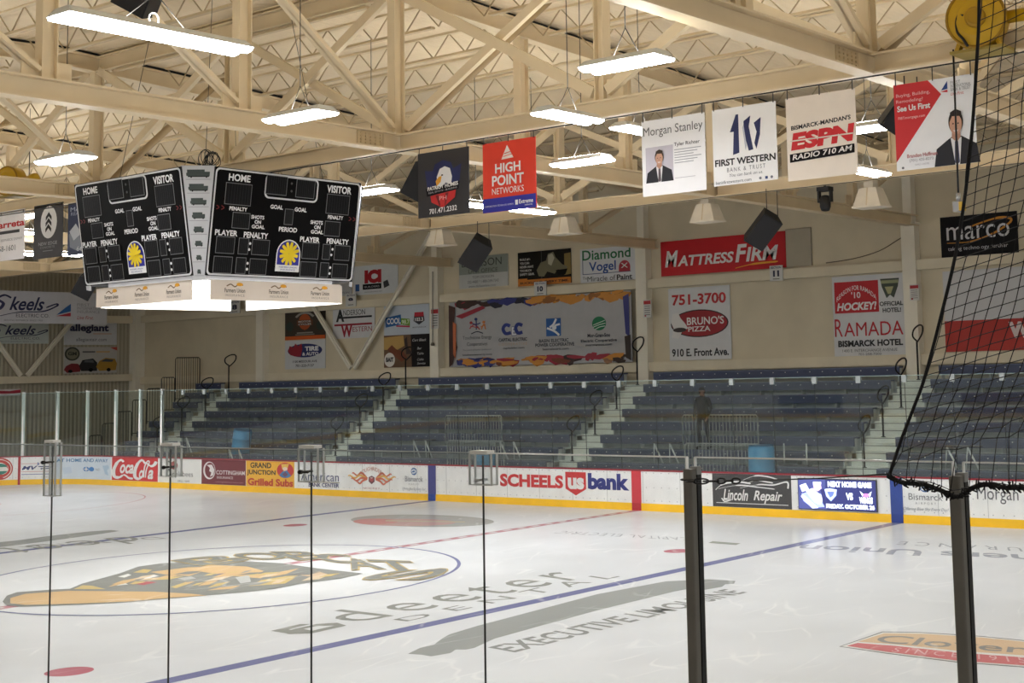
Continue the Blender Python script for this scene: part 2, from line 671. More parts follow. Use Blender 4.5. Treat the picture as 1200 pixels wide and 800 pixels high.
yb = YW - 0.28
foot = on((413, 431), 1, yb)
brace(foot + Vector((0.1, 0, 0)), on((505, 274), 1, yb), 'long diagonal wall brace rising right towards the column, beside the white and red shield poster', 'far')
brace(foot - Vector((0.1, 0, 0)), on((345, 322), 1, yb), 'diagonal wall brace rising left behind the scoreboard, over the orange shield poster', 'far')
f2 = on((28, 440), 0, XE + 0.3)
brace(f2 + Vector((0, 0.15, 0)), on((85, 376), 0, XE + 0.3), 'diagonal brace on the end wall rising right to the airline poster', 'end')
brace(f2 - Vector((0, 0.15, 0)), on((-12, 388), 0, XE + 0.3), 'diagonal brace on the end wall rising left towards the frame edge', 'end')

# ================================================================== ICE
RXC, RR = -25.0, 6.0        # corner centre x and radius


def board_path():
    """Ice-side outline of the boards, far right -> round the left end -> near right."""
    pts = []
    for i in range(0, 41):
        pts.append((24 + (RXC - 24) * i / 40, 0.0))
    for i in range(1, 91):
        a = math.radians(90 + 90 * i / 90)
        pts.append((RXC + RR * math.cos(a), -RR + RR * math.sin(a)))
    for i in range(1, 9):
        pts.append((RXC - RR, -RR + (YN + 2 * RR) * i / 8))
    for i in range(1, 91):
        a = math.radians(180 + 90 * i / 90)
        pts.append((RXC + RR * math.cos(a), YN + RR + RR * math.sin(a)))
    for i in range(1, 41):
        pts.append((RXC + (24 - RXC) * i / 40, YN))
    return pts


BP = board_path()
BS = [0.0]
for a, b in zip(BP, BP[1:]):
    BS.append(BS[-1] + math.hypot(b[0] - a[0], b[1] - a[1]))


def bpos(s):
    """(point, unit normal towards the ice) at distance s along the boards."""
    s = max(0.0, min(BS[-1] - 1e-6, s))
    i = 0
    lo, hi = 0, len(BS) - 1
    while hi - lo > 1:
        m = (lo + hi) // 2
        if BS[m] <= s:
            lo = m
        else:
            hi = m
    i = lo
    t = (s - BS[i]) / (BS[i + 1] - BS[i])
    a, b = Vector((*BP[i], 0)), Vector((*BP[i + 1], 0))
    d = (b - a).normalized()
    return a.lerp(b, t), Vector((-d.y, d.x, 0))


_tab = []
for k in range(2600):
    s = 8 + k * 0.02
    p, _ = bpos(s)
    _tab.append((proj((p.x, p.y, 0.6))[0], s))


def s_of(px):
    """Distance along the boards seen at photo column px."""
    return min(_tab, key=lambda t: abs(t[0] - px))[1]


ICE = ice_material('white_skated_ice', (229, 232, 237))
mb = MB()
mb.poly([(x, y, 0.0) for x, y in BP][::-1], ICE)
outline = [(x, y) for x, y in BP]
for a, b in zip(outline, outline[1:] + outline[:1]):
    mb.poly([(a[0], a[1], -0.05), (b[0], b[1], -0.05), (b[0], b[1], 0), (a[0], a[1], 0)], ICE)
ice = mb.build('ice_sheet', None, origin=(0, YN / 2, -0.05), label='white skated ice of the hockey rink with painted lines and logos', category='ice rink')
structure(ice)


def G(px, z=0.0):
    return on(px, 2, z)


def worn(c):
    """Paint seen through the skated ice surface."""
    return tuple(int(a * 0.80 + b * 0.20) for a, b in zip(c, (226, 232, 236)))


def paint(name, polys, label=None):
    """Painted marking in the ice: (points, rgb, level)."""
    mb = MB()
    for ip, (pts, c, lv) in enumerate(polys):
        lv = lv + 0.02 * ip
        q = [(p[0], p[1], 0.0015 + 0.0012 * lv) for p in pts]
        c = worn(c)
        mb.poly(q, ice_material('ice_paint_%d_%d_%d' % c, c, False))
    o = mb.build(name, ice)
    if label:
        o['label'] = label
    return o


def strip(x0, x1, y0, y1):
    return [(x0, y0), (x1, y0), (x1, y1), (x0, y1)]


def ring(cx, cy, r0, r1, c, lv=0, n=72, a0=0, a1=360):
    out = []
    for i in range(n):
        a = math.radians(a0 + (a1 - a0) * i / n); b = math.radians(a0 + (a1 - a0) * (i + 1) / n)
        pts = [(cx + r0 * math.cos(a), cy + r0 * math.sin(a)), (cx + r1 * math.cos(a), cy + r1 * math.sin(a)),
               (cx + r1 * math.cos(b), cy + r1 * math.sin(b)), (cx + r0 * math.cos(b), cy + r0 * math.sin(b))]
        if all(-RXC is not None and (p[1] < -0.02) for p in pts):
            out.append((pts, c, lv))
    return out


def disc(cx, cy, r, c, lv=0, n=40):
    return [([(cx + r * math.cos(2 * math.pi * i / n), cy + r * math.sin(2 * math.pi * i / n)) for i in range(n)], c, lv)]


BLUE_I, RED_I, GREY_I = (104, 106, 156), (184, 88, 104), (150, 152, 152)
YM = YN / 2
NB = 7.70
for x, lb in ((NB, 'thick blue line across the ice nearer the camera'), (-NB, 'thin-looking far blue line across the ice')):
    paint('blue_line', [(strip(x - 0.15, x + 0.15, YN + 0.02, -0.02), BLUE_I, 0)], lb)
pol = [(strip(-0.15, 0.15, YN + 0.02, -0.02), (190, 128, 138), 0)]
for i in range(0, 52):
    y = YN + 0.1 + i * 0.5
    if y > -0.3:
        break
    pol.append((strip(-0.06, 0.06, y, y + 0.25), (222, 224, 228), 1))
paint('center_line', pol, 'checkered red centre line across the ice')
paint('center_circle', ring(0, YM, 4.53, 4.60, (110, 112, 160), 2), 'thin blue centre faceoff circle')
for x, y, lb in ((-NB + 1.67, YM + 6.7, 'red faceoff spot beyond the far blue line side of the logo'), (NB - 1.67, YM + 6.7, 'red faceoff spot left of the right dark post'),
                 (NB - 1.67, YM - 6.7, 'red faceoff spot at the bottom left'), (-NB + 1.67, YM - 6.7, None)):
    paint('faceoff_spot', disc(x, y, 0.30, RED_I), lb)
for cx in (-20.8, 20.8):
    for cy in (YM + 6.7, YM - 6.7):
        paint('faceoff_circle', ring(cx, cy, 4.54, 4.59, (206, 158, 164) if cx < 0 else (160, 160, 170)) + disc(cx, cy, 0.3, (216, 150, 140), 1))
paint('goal_line', [(strip(-27.3, -27.25, YN + 0.6, -0.6), (190, 80, 90), 0)])


def pxpoly(pts, c, lv=0):
    return ([tuple(G(p))[:2] for p in pts], c, lv)


def ice_text(name, s, quad, c, label=None, bold=0.0, lv=1, spacing=1.0, shear=0.0, parts=None):
    """Lettering painted in the ice, filling the ground quad TL, TR, BR, BL surveyed in the photo."""
    tl, tr, br, bl = (G(p) for p in quad)
    vs, fs = text_mesh(s, bold, shear, spacing)
    pts = []
    for u, v in vs:
        a = bl.lerp(br, u); b = tl.lerp(tr, u)
        p = a.lerp(b, v)
        pts.append((p.x, p.y, 0.0015 + 0.0012 * lv))
    mb = MB()
    c = worn(c)
    mb.raw(pts, fs, ice_material('ice_paint_%d_%d_%d' % c, c, False))
    o = mb.build(name, ice)
    if label:
        o['label'] = label
    return o


# dental sponsor lettering
ice_text('painted_lettering', 'deeter', [(360, 722), (634, 667), (692, 676), (424, 729)], (142, 142, 138), 'grey lower-case sponsor lettering beside the near blue line', spacing=1.25)
ice_text('painted_lettering', 'DENTAL', [(460, 726), (704, 672), (727, 675.5), (477, 728)], (142, 142, 138), 'small spaced grey capitals beside the near blue line', spacing=1.7)
paint('painted_emblem', [pxpoly([(317, 739), (352, 731), (364, 731), (338, 737.5), (356, 739), (342, 743)], (142, 142, 138)),
                         pxpoly([(344, 737), (371, 731), (395, 729.5), (406, 733), (366, 742), (338, 743), (332, 741)], (142, 142, 138), 1),
                         pxpoly([(356, 737), (372, 733.5), (392, 733), (366, 739)], (228, 230, 233), 2)], 'grey bar emblem left of the grey lettering')
# limousine sponsor
paint('painted_limousine', [pxpoly([(478, 766), (492, 759), (509, 755), (518, 748), (527, 743), (560, 733), (600, 722.5), (700, 696), (780, 681),
                                    (830, 678.5), (862, 680.5), (860, 684), (850, 684.5), (846, 687.5), (826, 691), (806, 690), (790, 693), (700, 715), (620, 737),
                                    (580, 748), (556, 759), (546, 761), (534, 761), (528, 765), (505, 769), (494, 767)], (150, 152, 152))],
      'long grey limousine silhouette painted right of the near blue line')
ice_text('painted_lettering', 'EXECUTIVE LIMOUSINE', [(571, 758.5), (849, 690), (876, 694), (604, 764.5)], (140, 141, 140), 'grey capitals under the painted limousine', bold=0.02)
# the same two sponsors beyond the centre circle, reading the other way
paint('painted_limousine', [pxpoly([(-40, 648), (-40, 639), (20, 633), (60, 627.5), (105, 622.5), (130, 620.8), (140, 622), (118, 625.5), (60, 633.5), (0, 641)], (150, 152, 152))],
      'grey limousine silhouette far left beyond the far blue line')
ice_text('painted_lettering', 'deeter', [(178, 634.5), (-60, 659), (-110, 652), (150, 628)], (150, 150, 147), 'grey lettering far left beyond the centre circle', spacing=1.25)
ice_text('painted_lettering', 'DENTAL', [(196, 631), (10, 645), (-10, 642.5), (180, 629)], (160, 160, 158), spacing=1.7)
# insurance sponsor, reads from the far side
ice_text('painted_lettering', 'Farmers Union', [(1330, 664), (930, 644), (942, 638), (1318, 655)], (150, 154, 165), 'grey lettering near the right post, upside down from here', bold=0.02)
ice_text('painted_lettering', 'INSURANCE', [(1270, 650), (1050, 638), (1055, 634), (1262, 645)], (160, 164, 172), spacing=1.6)
ice_text('painted_lettering', 'CAPITAL ELECTRIC', [(812, 633.5), (648, 624.5), (660, 622), (806, 630)], (168, 170, 176), 'faint grey capitals near the centre of the far boards', spacing=1.2)
paint('painted_emblem', [pxpoly([(835, 634), (868, 636.5), (862, 638.5), (830, 636)], (150, 156, 146))])
# oval sponsor logo near the far boards
oval = [(495 + 84 * math.cos(2 * math.pi * i / 40) * (1 if math.cos(2 * math.pi * i / 40) < 0 else 1), 610 + 7.2 * math.sin(2 * math.pi * i / 40) + 1.2 * math.cos(2 * math.pi * i / 40)) for i in range(40)]
ov2 = [(476 + 58 * math.cos(2 * math.pi * i / 40), 612 + 4.2 * math.sin(2 * math.pi * i / 40)) for i in range(40)]
ov3 = [(440 + 26 * math.cos(2 * math.pi * i / 30), 611 + 3.4 * math.sin(2 * math.pi * i / 30)) for i in range(30)]
paint('painted_emblem', [pxpoly(oval, (168, 166, 164)), pxpoly(ov2, (196, 150, 148), 1), pxpoly(ov3, (206, 128, 128), 2),
                         pxpoly([(452, 609.5), (545, 611), (545, 612.2), (452, 610.7)], (190, 180, 150), 3)], 'faded red and grey oval logo near the far boards')

# restaurant / dealer oval at lower right
paint('painted_emblem', [
    pxpoly([(983, 757.5), (1034, 739.8), (1080, 740.5), (1150, 745), (1300, 760), (1300, 789), (1200, 782), (1120, 776), (1040, 766)], (128, 128, 126)),
    pxpoly([(986, 757.3), (1035, 740.8), (1080, 741.5), (1150, 746), (1300, 761), (1300, 788), (1200, 781), (1120, 775), (1040, 765)], (236, 236, 234), 1),
    pxpoly([(1005, 752), (1036, 742), (1080, 742.6), (1150, 747), (1300, 762), (1300, 774), (1200, 768), (1120, 762.5), (1050, 755)], (226, 190, 152), 2),
    pxpoly([(992, 757), (1005, 753.5), (1050, 757), (1120, 764.5), (1200, 770.5), (1300, 777), (1300, 786), (1200, 779.8), (1120, 774), (1040, 764)], (206, 102, 106), 3)],
      'orange and red banner-shaped logo at the lower right')
ice_text('painted_lettering', 'Cloverdale', [(1036, 744), (1310, 765), (1318, 775), (1022, 752.5)], (150, 146, 142), 'grey lettering on the orange and red ice logo', bold=0.01, lv=5)
ice_text('painted_lettering', 'SINCE 1915', [(1050, 759), (1200, 771), (1204, 777.5), (1044, 764)], (226, 170, 172), lv=5, spacing=1.5, bold=0.0)

# centre ice team emblem: a snarling cat's tan foreleg, head patches and gold-edged letters
TAN, DRK, GLD, WHT = (214, 174, 122), (126, 127, 124), (206, 178, 112), (236, 236, 234)
emb = [
    pxpoly([(3, 705), (8, 698), (20, 694), (60, 691), (82, 690), (96, 684), (118, 678), (140, 672), (162, 664), (190, 660), (230, 659), (270, 657), (330, 660), (372, 666),
            (425, 672), (400, 678), (352, 684), (322, 690), (285, 694), (250, 697), (215, 700), (180, 703), (140, 706.5), (80, 709), (25, 711), (8, 709.5)], DRK, 4),
    pxpoly([(12, 707), (12, 701), (30, 696), (80, 692.5), (130, 693), (180, 693.5), (225, 696), (242, 698), (200, 700.5), (150, 705), (90, 707.5), (30, 709)], TAN, 5),
    pxpoly([(86, 690.5), (97, 686), (108, 686.5), (124, 690.5)], GLD, 5), pxpoly([(156, 671), (168, 667), (178, 668), (172, 671.5)], GLD, 5),
    pxpoly([(176, 670.5), (220, 665), (250, 664.5), (240, 669), (222, 675), (195, 673.5)], TAN, 5), pxpoly([(222, 668), (245, 662), (290, 664), (316, 671), (306, 678), (262, 674)], TAN, 5),
    pxpoly([(292, 687), (306, 680), (330, 676), (346, 677), (334, 684)], GLD, 5), pxpoly([(243, 692), (258, 688.5), (282, 686), (272, 690)], TAN, 5),
    pxpoly([(200, 688), (218, 682), (222, 684), (206, 689.5)], GLD, 5), pxpoly([(350, 674), (374, 670), (384, 673), (372, 677)], (214, 182, 150), 5),
    pxpoly([(163, 677), (180, 673.5), (186, 675), (172, 678.5)], WHT, 5), pxpoly([(138, 676), (150, 672.5), (154, 674), (146, 677)], WHT, 5), pxpoly([(136, 686.5), (146, 683), (150, 685)], WHT, 5),
    pxpoly([(208, 678), (224, 675.5), (230, 678), (216, 680)], (176, 178, 178), 5),
    pxpoly([(155, 684), (172, 681.5), (184, 682.5), (168, 686)], (176, 84, 92), 6), pxpoly([(253, 673), (266, 671.5), (264, 674)], (104, 100, 140), 6),
    pxpoly([(276, 677), (292, 674), (294, 682), (282, 684)], (186, 188, 188), 6),
]
random.seed(11)
for q in range(46):
    u = random.uniform(-1, 1); v = random.uniform(-0.8, 0.8)
    cx_, cy_ = 268 + 122 * u, 677 - 4 * u + 11 * v * math.sqrt(max(0.05, 1 - u * u))
    L_ = random.uniform(7, 20); h_ = random.uniform(0.7, 1.7); s_ = -L_ * random.uniform(0.1, 0.3)
    emb.append(pxpoly([(cx_ - L_, cy_ - s_), (cx_ - L_ * .2, cy_ - h_), (cx_ + L_, cy_ + s_), (cx_ + L_ * .1, cy_ + h_)],
                      random.choice([TAN, GLD, DRK, DRK, (222, 196, 164), (146, 146, 142)]), 6 if q % 2 else 7))
paint('painted_emblem', emb, 'tan and dark grey snarling-cat team emblem at centre ice')
lq = [((200, 657), (262, 650), (300, 657), (236, 663)), ((262, 650), (312, 647), (346, 654), (300, 657)), ((316, 647), (362, 646), (392, 654), (350, 657)),
      ((362, 649), (404, 650), (430, 659), (388, 661)), ((398, 654), (430, 656), (452, 667), (412, 668)), ((430, 656), (480, 658), (500, 668), (446, 670)),
      ((410, 680), (470, 668), (534, 666), (500, 680))]
for il, (ch, q) in enumerate(zip('BOBCATS', lq)):
    cx = sum(p[0] for p in q) / 4; cy = sum(p[1] for p in q) / 4
    big = [(cx + (p[0] - cx) * 1.05, cy + (p[1] - cy) * 1.08) for p in q]
    ice_text('painted_letter', ch, big, GLD, 'gold-edged dark block letter of the team name', bold=0.045, lv=9 + 0.1 * il)
    ice_text('painted_letter', ch, q, DRK, None, bold=0.015, lv=10 + 0.1 * il)

# conduit on a wall column and a loose cable on the wall
ya = YW - 0.44
a, b = on((507, 318), 1, ya), on((507, 402), 1, ya)
mb = MB(); mb.tube([a, b], 0.022, M((150, 142, 126), 0.5), 6); mb.lathe(b - Vector((0, 0, 0.1)), [(0.06, 0), (0.08, 0.05), (0.06, 0.12)], M((120, 112, 98), 0.5), 10)
mb.build('conduit', None, **tags('thin conduit with a round junction box running down the column left of the mural', 'conduit'))
pts = [on(q, 1, YW - 0.06) for q in ((1072, 268), (1052, 281), (1030, 294), (1000, 303), (968, 308))]
mb = MB(); mb.tube(smooth_path([tuple(q) for q in pts], 4), 0.014, M((96, 84, 70), 0.6), 5)
mb.build('wall_cable', None, **tags('thin dark cable drooping across the wall above the hotel poster', 'cable'))
# ================================================================== ROOF STEEL
def top(y):
    return 11.35 - 0.05 * abs(y + 13.0)


def cross_truss(k, label):
    x = X0 + BAY * k
    t = thing('roof_truss', label, 'roof truss', (x, YC, ZC), 'cream roof trusses across the rink')
    y0, y1 = (-33.0 if k < 1 else -26.5), YW - 0.05
    zb = ZC + 0.18
    mb = MB()
    mb.ibeam((x, y0, zb), (x, y1, zb), 0.34, 0.30, CREAM)
    for yn in (YC, YC + YB):          # bolted splice plates
        for sx in (-0.02, 0.02):
            mb.box((x + sx - 0.012, yn - 1.0, zb - 0.13), (x + sx + 0.012, yn - 0.35, zb + 0.13), CREAM_D)
            for by in range(5):
                for bz in (-0.09, -0.03, 0.03, 0.09):
                    c = Vector((x + sx * 1.8, yn - 0.92 + 0.12 * by, zb + bz))
                    mb.box(c - Vector((0.02, 0.015, 0.015)), c + Vector((0.02, 0.015, 0.015)), CREAM_D)
    mb.build('bottom_chord', t)
    mb = MB()
    for a, b in ((y0, -13.0), (-13.0, y1)):
        mb.ibeam((x, a, top(a) - 0.19), (x, b, top(b) - 0.19), 0.38, 0.26, CREAM)
        mb.bar((x, a, top(a) + 0.045), (x, b, top(b) + 0.045), 0.10, 0.07, BLACK)  # black strip stands in for the shaded gap below the deck
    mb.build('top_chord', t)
    p = YB / 3
    n0 = int(math.floor((y0 - YC) / p)) + 1
    n1 = int(math.floor((y1 - YC) / p))
    for i in range(n0, n1 + 1):
        y = YC + p * i
        if y > y1 - 0.5:
            continue
        mb = MB()
        mb.ibeam((x, y, zb + 0.14), (x, y, top(y) - 0.35), 0.26, 0.2, CREAM, (0, 1, 0), 0.02, 0.02)
        mb.box((x - 0.02, y - 0.4, zb + 0.14), (x + 0.02, y + 0.4, zb + 0.45), CREAM)
        mb.build('post', t)
        if i < 0:
            mb = MB()
            mb.bar((x + 0.05, y + 0.1, top(y) - 0.3), (x + 0.05, y + p - 0.15, zb + 0.28), 0.07, 0.15, CREAM, (1, 0, 0))
            mb.bar((x - 0.05, y + 0.1, top(y) - 0.3), (x - 0.05, y + p - 0.15, zb + 0.28), 0.07, 0.15, CREAM, (1, 0, 0))
            mb.build('diagonal', t)
        elif i == 1 or (i >= 3 and i < n1):
            mb = MB()
            mb.bar((x, y + 0.15, zb + 0.28), (x, y + p - 0.1, top(y + p) - 0.3), 0.15, 0.15, CREAM, (1, 0, 0))
            mb.build('diagonal', t)
    for yn in (YC, YC + YB):
        mb = MB()
        a = Vector((x + 0.15, yn + 0.15, zb + 0.15)); e = 2.2
        mb.tube([a, (x + e, yn + e, top(yn + e) - 0.1)], 0.085, M((170, 148, 112), 0.5), 10)
        mb.build('pipe_brace', t)
    return t


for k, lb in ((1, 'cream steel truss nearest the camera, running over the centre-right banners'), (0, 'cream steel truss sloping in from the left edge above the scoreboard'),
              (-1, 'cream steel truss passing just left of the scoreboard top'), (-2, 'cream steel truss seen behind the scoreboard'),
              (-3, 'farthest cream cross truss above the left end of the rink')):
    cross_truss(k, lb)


def long_truss(y, label):
    t = thing('girder_truss', label, 'roof truss', (X0, y, ZC), 'cream girder trusses along the rink')
    zb = ZC + 0.165
    zt = top(y)
    xs = [X0 + BAY * k for k in range(-4, 3)]
    xs[0] = XE + 0.1
    mb = MB()
    for a, b in zip(xs, xs[1:]):
        mb.ibeam((a + 0.12, y, zb), (b - 0.12, y, zb), 0.31, 0.26, CREAM)
    mb.build('bottom_chord', t)
    mb = MB()
    for a, b in zip(xs, xs[1:]):
        mb.ibeam((a + 0.12, y, zt - 0.2), (b - 0.12, y, zt - 0.2), 0.36, 0.24, CREAM)
    mb.build('top_chord', t)
    for a, b in zip(xs, xs[1:]):
        m = (a + b) / 2
        mb = MB()
        mb.ibeam((m, y, zb + 0.13), (m, y, zt - 0.35), 0.2, 0.22, CREAM, (1, 0, 0), 0.02, 0.02)
        mb.box((m - 0.45, y - 0.02, zb + 0.13), (m + 0.45, y + 0.02, zb + 0.5), CREAM)
        mb.build('post', t)
        for xa, xb in ((a, m), (b, m)):
            s = 1 if xb > xa else -1
            mb = MB()
            mb.bar((xa + s * 0.2, y + 0.05, zb + 0.3), (xb - s * 0.1, y + 0.05, zt - 0.35), 0.17, 0.1, CREAM, (0, 1, 0))
            mb.build('diagonal', t)
            mb = MB()
            mb.bar((xa + s * 0.2, y - 0.06, zt - 0.35), (xb - s * 0.15, y - 0.06, zb + 0.3), 0.19, 0.1, CREAM, (0, 1, 0))
            mb.build('diagonal', t)
    return t


long_truss(YC, 'cream girder truss carrying the row of sponsor banners')
long_truss(YC + YB, 'cream girder truss farther back with hoods and loudspeakers under it')

# bar joists ------------------------------------------------------------
def joist(label, group):
    t = thing('bar_joist', label, 'roof joist', (0, 0, 0), group)
    L = BAY - 0.3
    mb = MB(); mb.bar((0.15, 0, -0.03), (BAY - 0.15, 0, -0.03), 0.13, 0.05, CREAM); mb.build('top_chord', t)
    mb = MB(); mb.bar((0.8, 0, -0.52), (BAY - 0.8, 0, -0.52), 0.11, 0.05, CREAM_D); mb.build('bottom_chord', t)
    mb = MB()
    n = 20
    for i in range(n):
        xa = 0.15 + (L) * i / n; xb = 0.15 + L * (i + 1) / n
        za, zb = (-0.03, -0.52) if i % 2 == 0 else (-0.52, -0.03)
        mb.bar((xa, 0, za), (xb, 0, zb), 0.022, 0.022, M((186, 166, 130), 0.5), (0, 1, 0))
    mb.build('web', t)
    return t


JL = {1: 'thin lattice bar joist in the roof bay at the right of the nearest truss', 0: 'thin lattice bar joist in the roof bay between the two nearest cross trusses',
      -1: 'thin lattice bar joist in the roof bay above the scoreboard', -2: 'thin lattice bar joist in the roof bay left of the scoreboard',
      -3: 'thin lattice bar joist in the far left roof bay'}
STEP = YB / 6
for k in (1, 0, -1, -2, -3):
    base = None
    for i in range(-6, 12):
        y = YC + STEP * i
        if i % 6 == 0 and y > YW - 1:
            continue
        # only those whose span shows below the top of the frame
        vis = False
        for f in (0.0, 0.25, 0.5, 0.75, 1.0):
            q = proj((X0 + BAY * (k + f), y, top(y) - 0.3))
            if -60 < q[0] < 1260 and -25 < q[1] < 420 and (Vector((X0 + BAY * (k + f), y, 10)) - CAM).dot(FW) > 1:
                vis = True
        if not vis:
            continue
        loc = Vector((X0 + BAY * k, y, top(y) + 0.1))
        if base is None:
            base = joist(JL[k], 'bar joists under the roof deck, bay %s' % {1: 'right', 0: 'centre right', -1: 'centre', -2: 'left', -3: 'far left'}[k])
            base.location = loc
        else:
            c = copy_tree(base)
            c.location = loc

# ================================================================== LIGHTS
LAMP = M((250, 252, 255), 0.4, 0, 0.0, emit=39.0, name='lit_fluorescent_lens')
LAMP_FAR = M((250, 252, 255), 0.4, 0, 0.0, emit=116.0, name='lit_fluorescent_lens_far')  # glow raised to add light on the far ice
ROOF_FILL = M((255, 250, 238), 0.4, 0, 0.0, emit=46.0, name='roof_fill_glow')  # unseen glowing strips added on the housing tops to brighten the roof
HOUS = M((205, 205, 202), 0.45)


def make_fixture(length):
    t = thing('light_fixture', 'x', 'ceiling light', (0, 0, 0), 'hanging fluorescent light fixtures')
    h = length / 2
    mb = MB()
    w = 0.23
    # shallow trapezoid housing
    mb.hexa([(-h, -w, 0), (h, -w, 0), (h, w, 0), (-h, w, 0), (-h + 0.05, -w * 0.55, 0.09), (h - 0.05, -w * 0.55, 0.09), (h - 0.05, w * 0.55, 0.09), (-h + 0.05, w * 0.55, 0.09)], HOUS)
    mb.build('housing', t)
    mb = MB(); mb.box((-h + 0.12, -w * 0.4, 0.092), (h - 0.12, w * 0.4, 0.098), ROOF_FILL); mb.build('added_roof_fill', t)
    for s in (-1, 1):
        mb = MB()
        ns = 6
        vs, fs = [], []
        for i in range(ns + 1):
            a = math.pi * i / ns
            for xx in (-h + 0.02, h - 0.02):
                vs.append((xx, s * w * 0.5 + 0.108 * math.cos(a), -0.045 * math.sin(a) - 0.004))
        for i in range(ns):
            fs.append((2 * i, 2 * i + 1, 2 * i + 3, 2 * i + 2))
        fs.append(tuple(range(0, 2 * ns + 2, 2))); fs.append(tuple(range(1, 2 * ns + 2, 2)))
        mb.raw(vs, fs, LAMP)
        mb.build('lens', t)
    mb = MB()
    mb.tube([(0, 0, 0.45), (0, 0, 3.2)], 0.007, DARK, 5)
    for s in (-1, 1):
        mb.tube([(s * h * 0.35, 0, 0.09), (0, 0, 0.45)], 0.006, DARK, 5)
    mb.build('hanger_wire', t)
    if length > 2:
        mb = MB()
        cpts = [(0.06 * math.cos(a), 0.03, 0.17 + 0.07 * math.sin(a)) for a in [2 * math.pi * i / 10 for i in range(10)]]
        mb.tube(cpts, 0.008, WHITE, 5, closed=True)
        mb.build('cord_coil', t)
    return t


def brighten(o):
    """Rear lenses get a stronger glow, added to light the far ice."""
    for ch in o.children:
        if ch.name.startswith('lens'):
            me = ch.data.copy()
            me.materials.clear(); me.materials.append(LAMP_FAR)
            ch.data = me


HL = 7.5
fx = [
    # ends in the photo, axis, label
    ((60, 22), (293, 55), 'Y', 'large bright fluorescent fixture at the top left corner'),
    ((310, 142), (395, 130), 'X', 'hanging fluorescent fixture just above the right scoreboard face'),
    ((42, 190), (112, 183), 'X', 'hanging fluorescent fixture above the left scoreboard face'),
    ((682, 78), (786, 70), 'X', 'hanging fluorescent fixture highest in the middle, under the nearest truss'),
    ((624, 132), (706, 141), 'Y', 'hanging fluorescent fixture below the middle one, left of the white portrait banner'),
    ((708, 147), (790, 158), 'Y', 'hanging fluorescent fixture partly hidden by the top of the white portrait banner'),
    ((649, 193), (716, 186), 'X', 'hanging fluorescent fixture seen nearly edge-on between the red banner and the portrait banner'),
    ((985, 153), (1060, 146), 'X', 'hanging fluorescent fixture between the red-lettered banner and the red and white portrait banner, upper one'),
    ((985, 198), (1047, 204), 'Y', 'hanging fluorescent fixture between the red-lettered banner and the red and white portrait banner, lower one'),
    ((604, 245), (644, 249), 'Y', 'small hanging fluorescent fixture peeping out under the red banner'),
    ((540, 238), (575, 242), 'Y', 'small hanging fluorescent fixture between the eagle banner and the red banner'),
    ((424, 225), (447, 223), 'X', 'small hanging fluorescent fixture at the right edge of the scoreboard'),
    ((22, 254), (44, 252), 'X', 'topmost of the small lights beside the black arrow banner'),
    ((22, 272), (44, 273), 'Y', 'middle of the small lights beside the black arrow banner'),
    ((24, 297), (44, 298), 'Y', 'lowest of the small lights beside the black arrow banner'),
    ((68, 297), (84, 299), 'Y', 'small light between the black arrow banner and the blue banner'),
]
PROTO = {}
for i, (a, b, ax, lb) in enumerate(fx):
    hz = 7.9 if i == 5 else (8.3 if i == 12 else (8.1 if i > 12 else HL))
    A, B = on(a, 2, hz), on(b, 2, hz)
    c = (A + B) / 2
    L = 2.3 if i == 0 else 1.22
    if L not in PROTO:
        o = PROTO[L] = make_fixture(L)
    else:
        o = copy_tree(PROTO[L])
    o.location = (c.x, c.y, hz)
    o.rotation_euler = (0, 0, math.pi / 2 if ax == 'Y' else 0)
    o['label'] = lb
    if c.y > -8 or c.x < -6:
        brighten(o)
# the rest of the same lighting grid, above and beside the frame
for y in (-23.0, -16.9, -10.6, -4.6):
    for x in (-28, -22, -16, -10.5, -4.6, 1.3, 7.2, 13.0, 18.9, 24.5):
        q = proj((x, y, HL))
        infront = (Vector((x, y, HL)) - CAM).dot(FW) > 0
        if infront and -70 < q[0] < 1270 and -60 < q[1] < 860:
            continue
        o = copy_tree(PROTO[1.22])
        o.location = (x, y, HL)
        o.rotation_euler = (0, 0, 0)
        o['label'] = 'hanging fluorescent fixture outside the picture over the rink'
    if y > -8 or x < -6:
        brighten(o)
# ================================================================== BOARDS
BH = 1.07
BW = M((243, 244, 244), 0.35, noise=0.05, scale=2.5)
KICK = M((255, 200, 8), 0.4, noise=0.06, scale=2)
RCAP = M((150, 28, 48), 0.4)


def run(mb, s0, s1, z0, z1, d0, d1, mat, step=0.11):
    """Extruded band following the boards; d0..d1 = offset towards the ice."""
    n = max(1, int((s1 - s0) / step))
    cols = []
    for i in range(n + 1):
        p, nr = bpos(s0 + (s1 - s0) * i / n)
        cols.append([p + nr * d0 + Vector((0, 0, z0)), p + nr * d1 + Vector((0, 0, z0)), p + nr * d1 + Vector((0, 0, z1)), p + nr * d0 + Vector((0, 0, z1))])
    vs = [v for c in cols for v in c]
    fs = []
    for i in range(n):
        for k in range(4):
            k2 = (k + 1) % 4
            fs.append((i * 4 + k, i * 4 + k2, i * 4 + 4 + k2, i * 4 + 4 + k))
    fs.append((0, 3, 2, 1)); fs.append((n * 4, n * 4 + 1, n * 4 + 2, n * 4 + 3))
    mb.raw(vs, fs, mat)


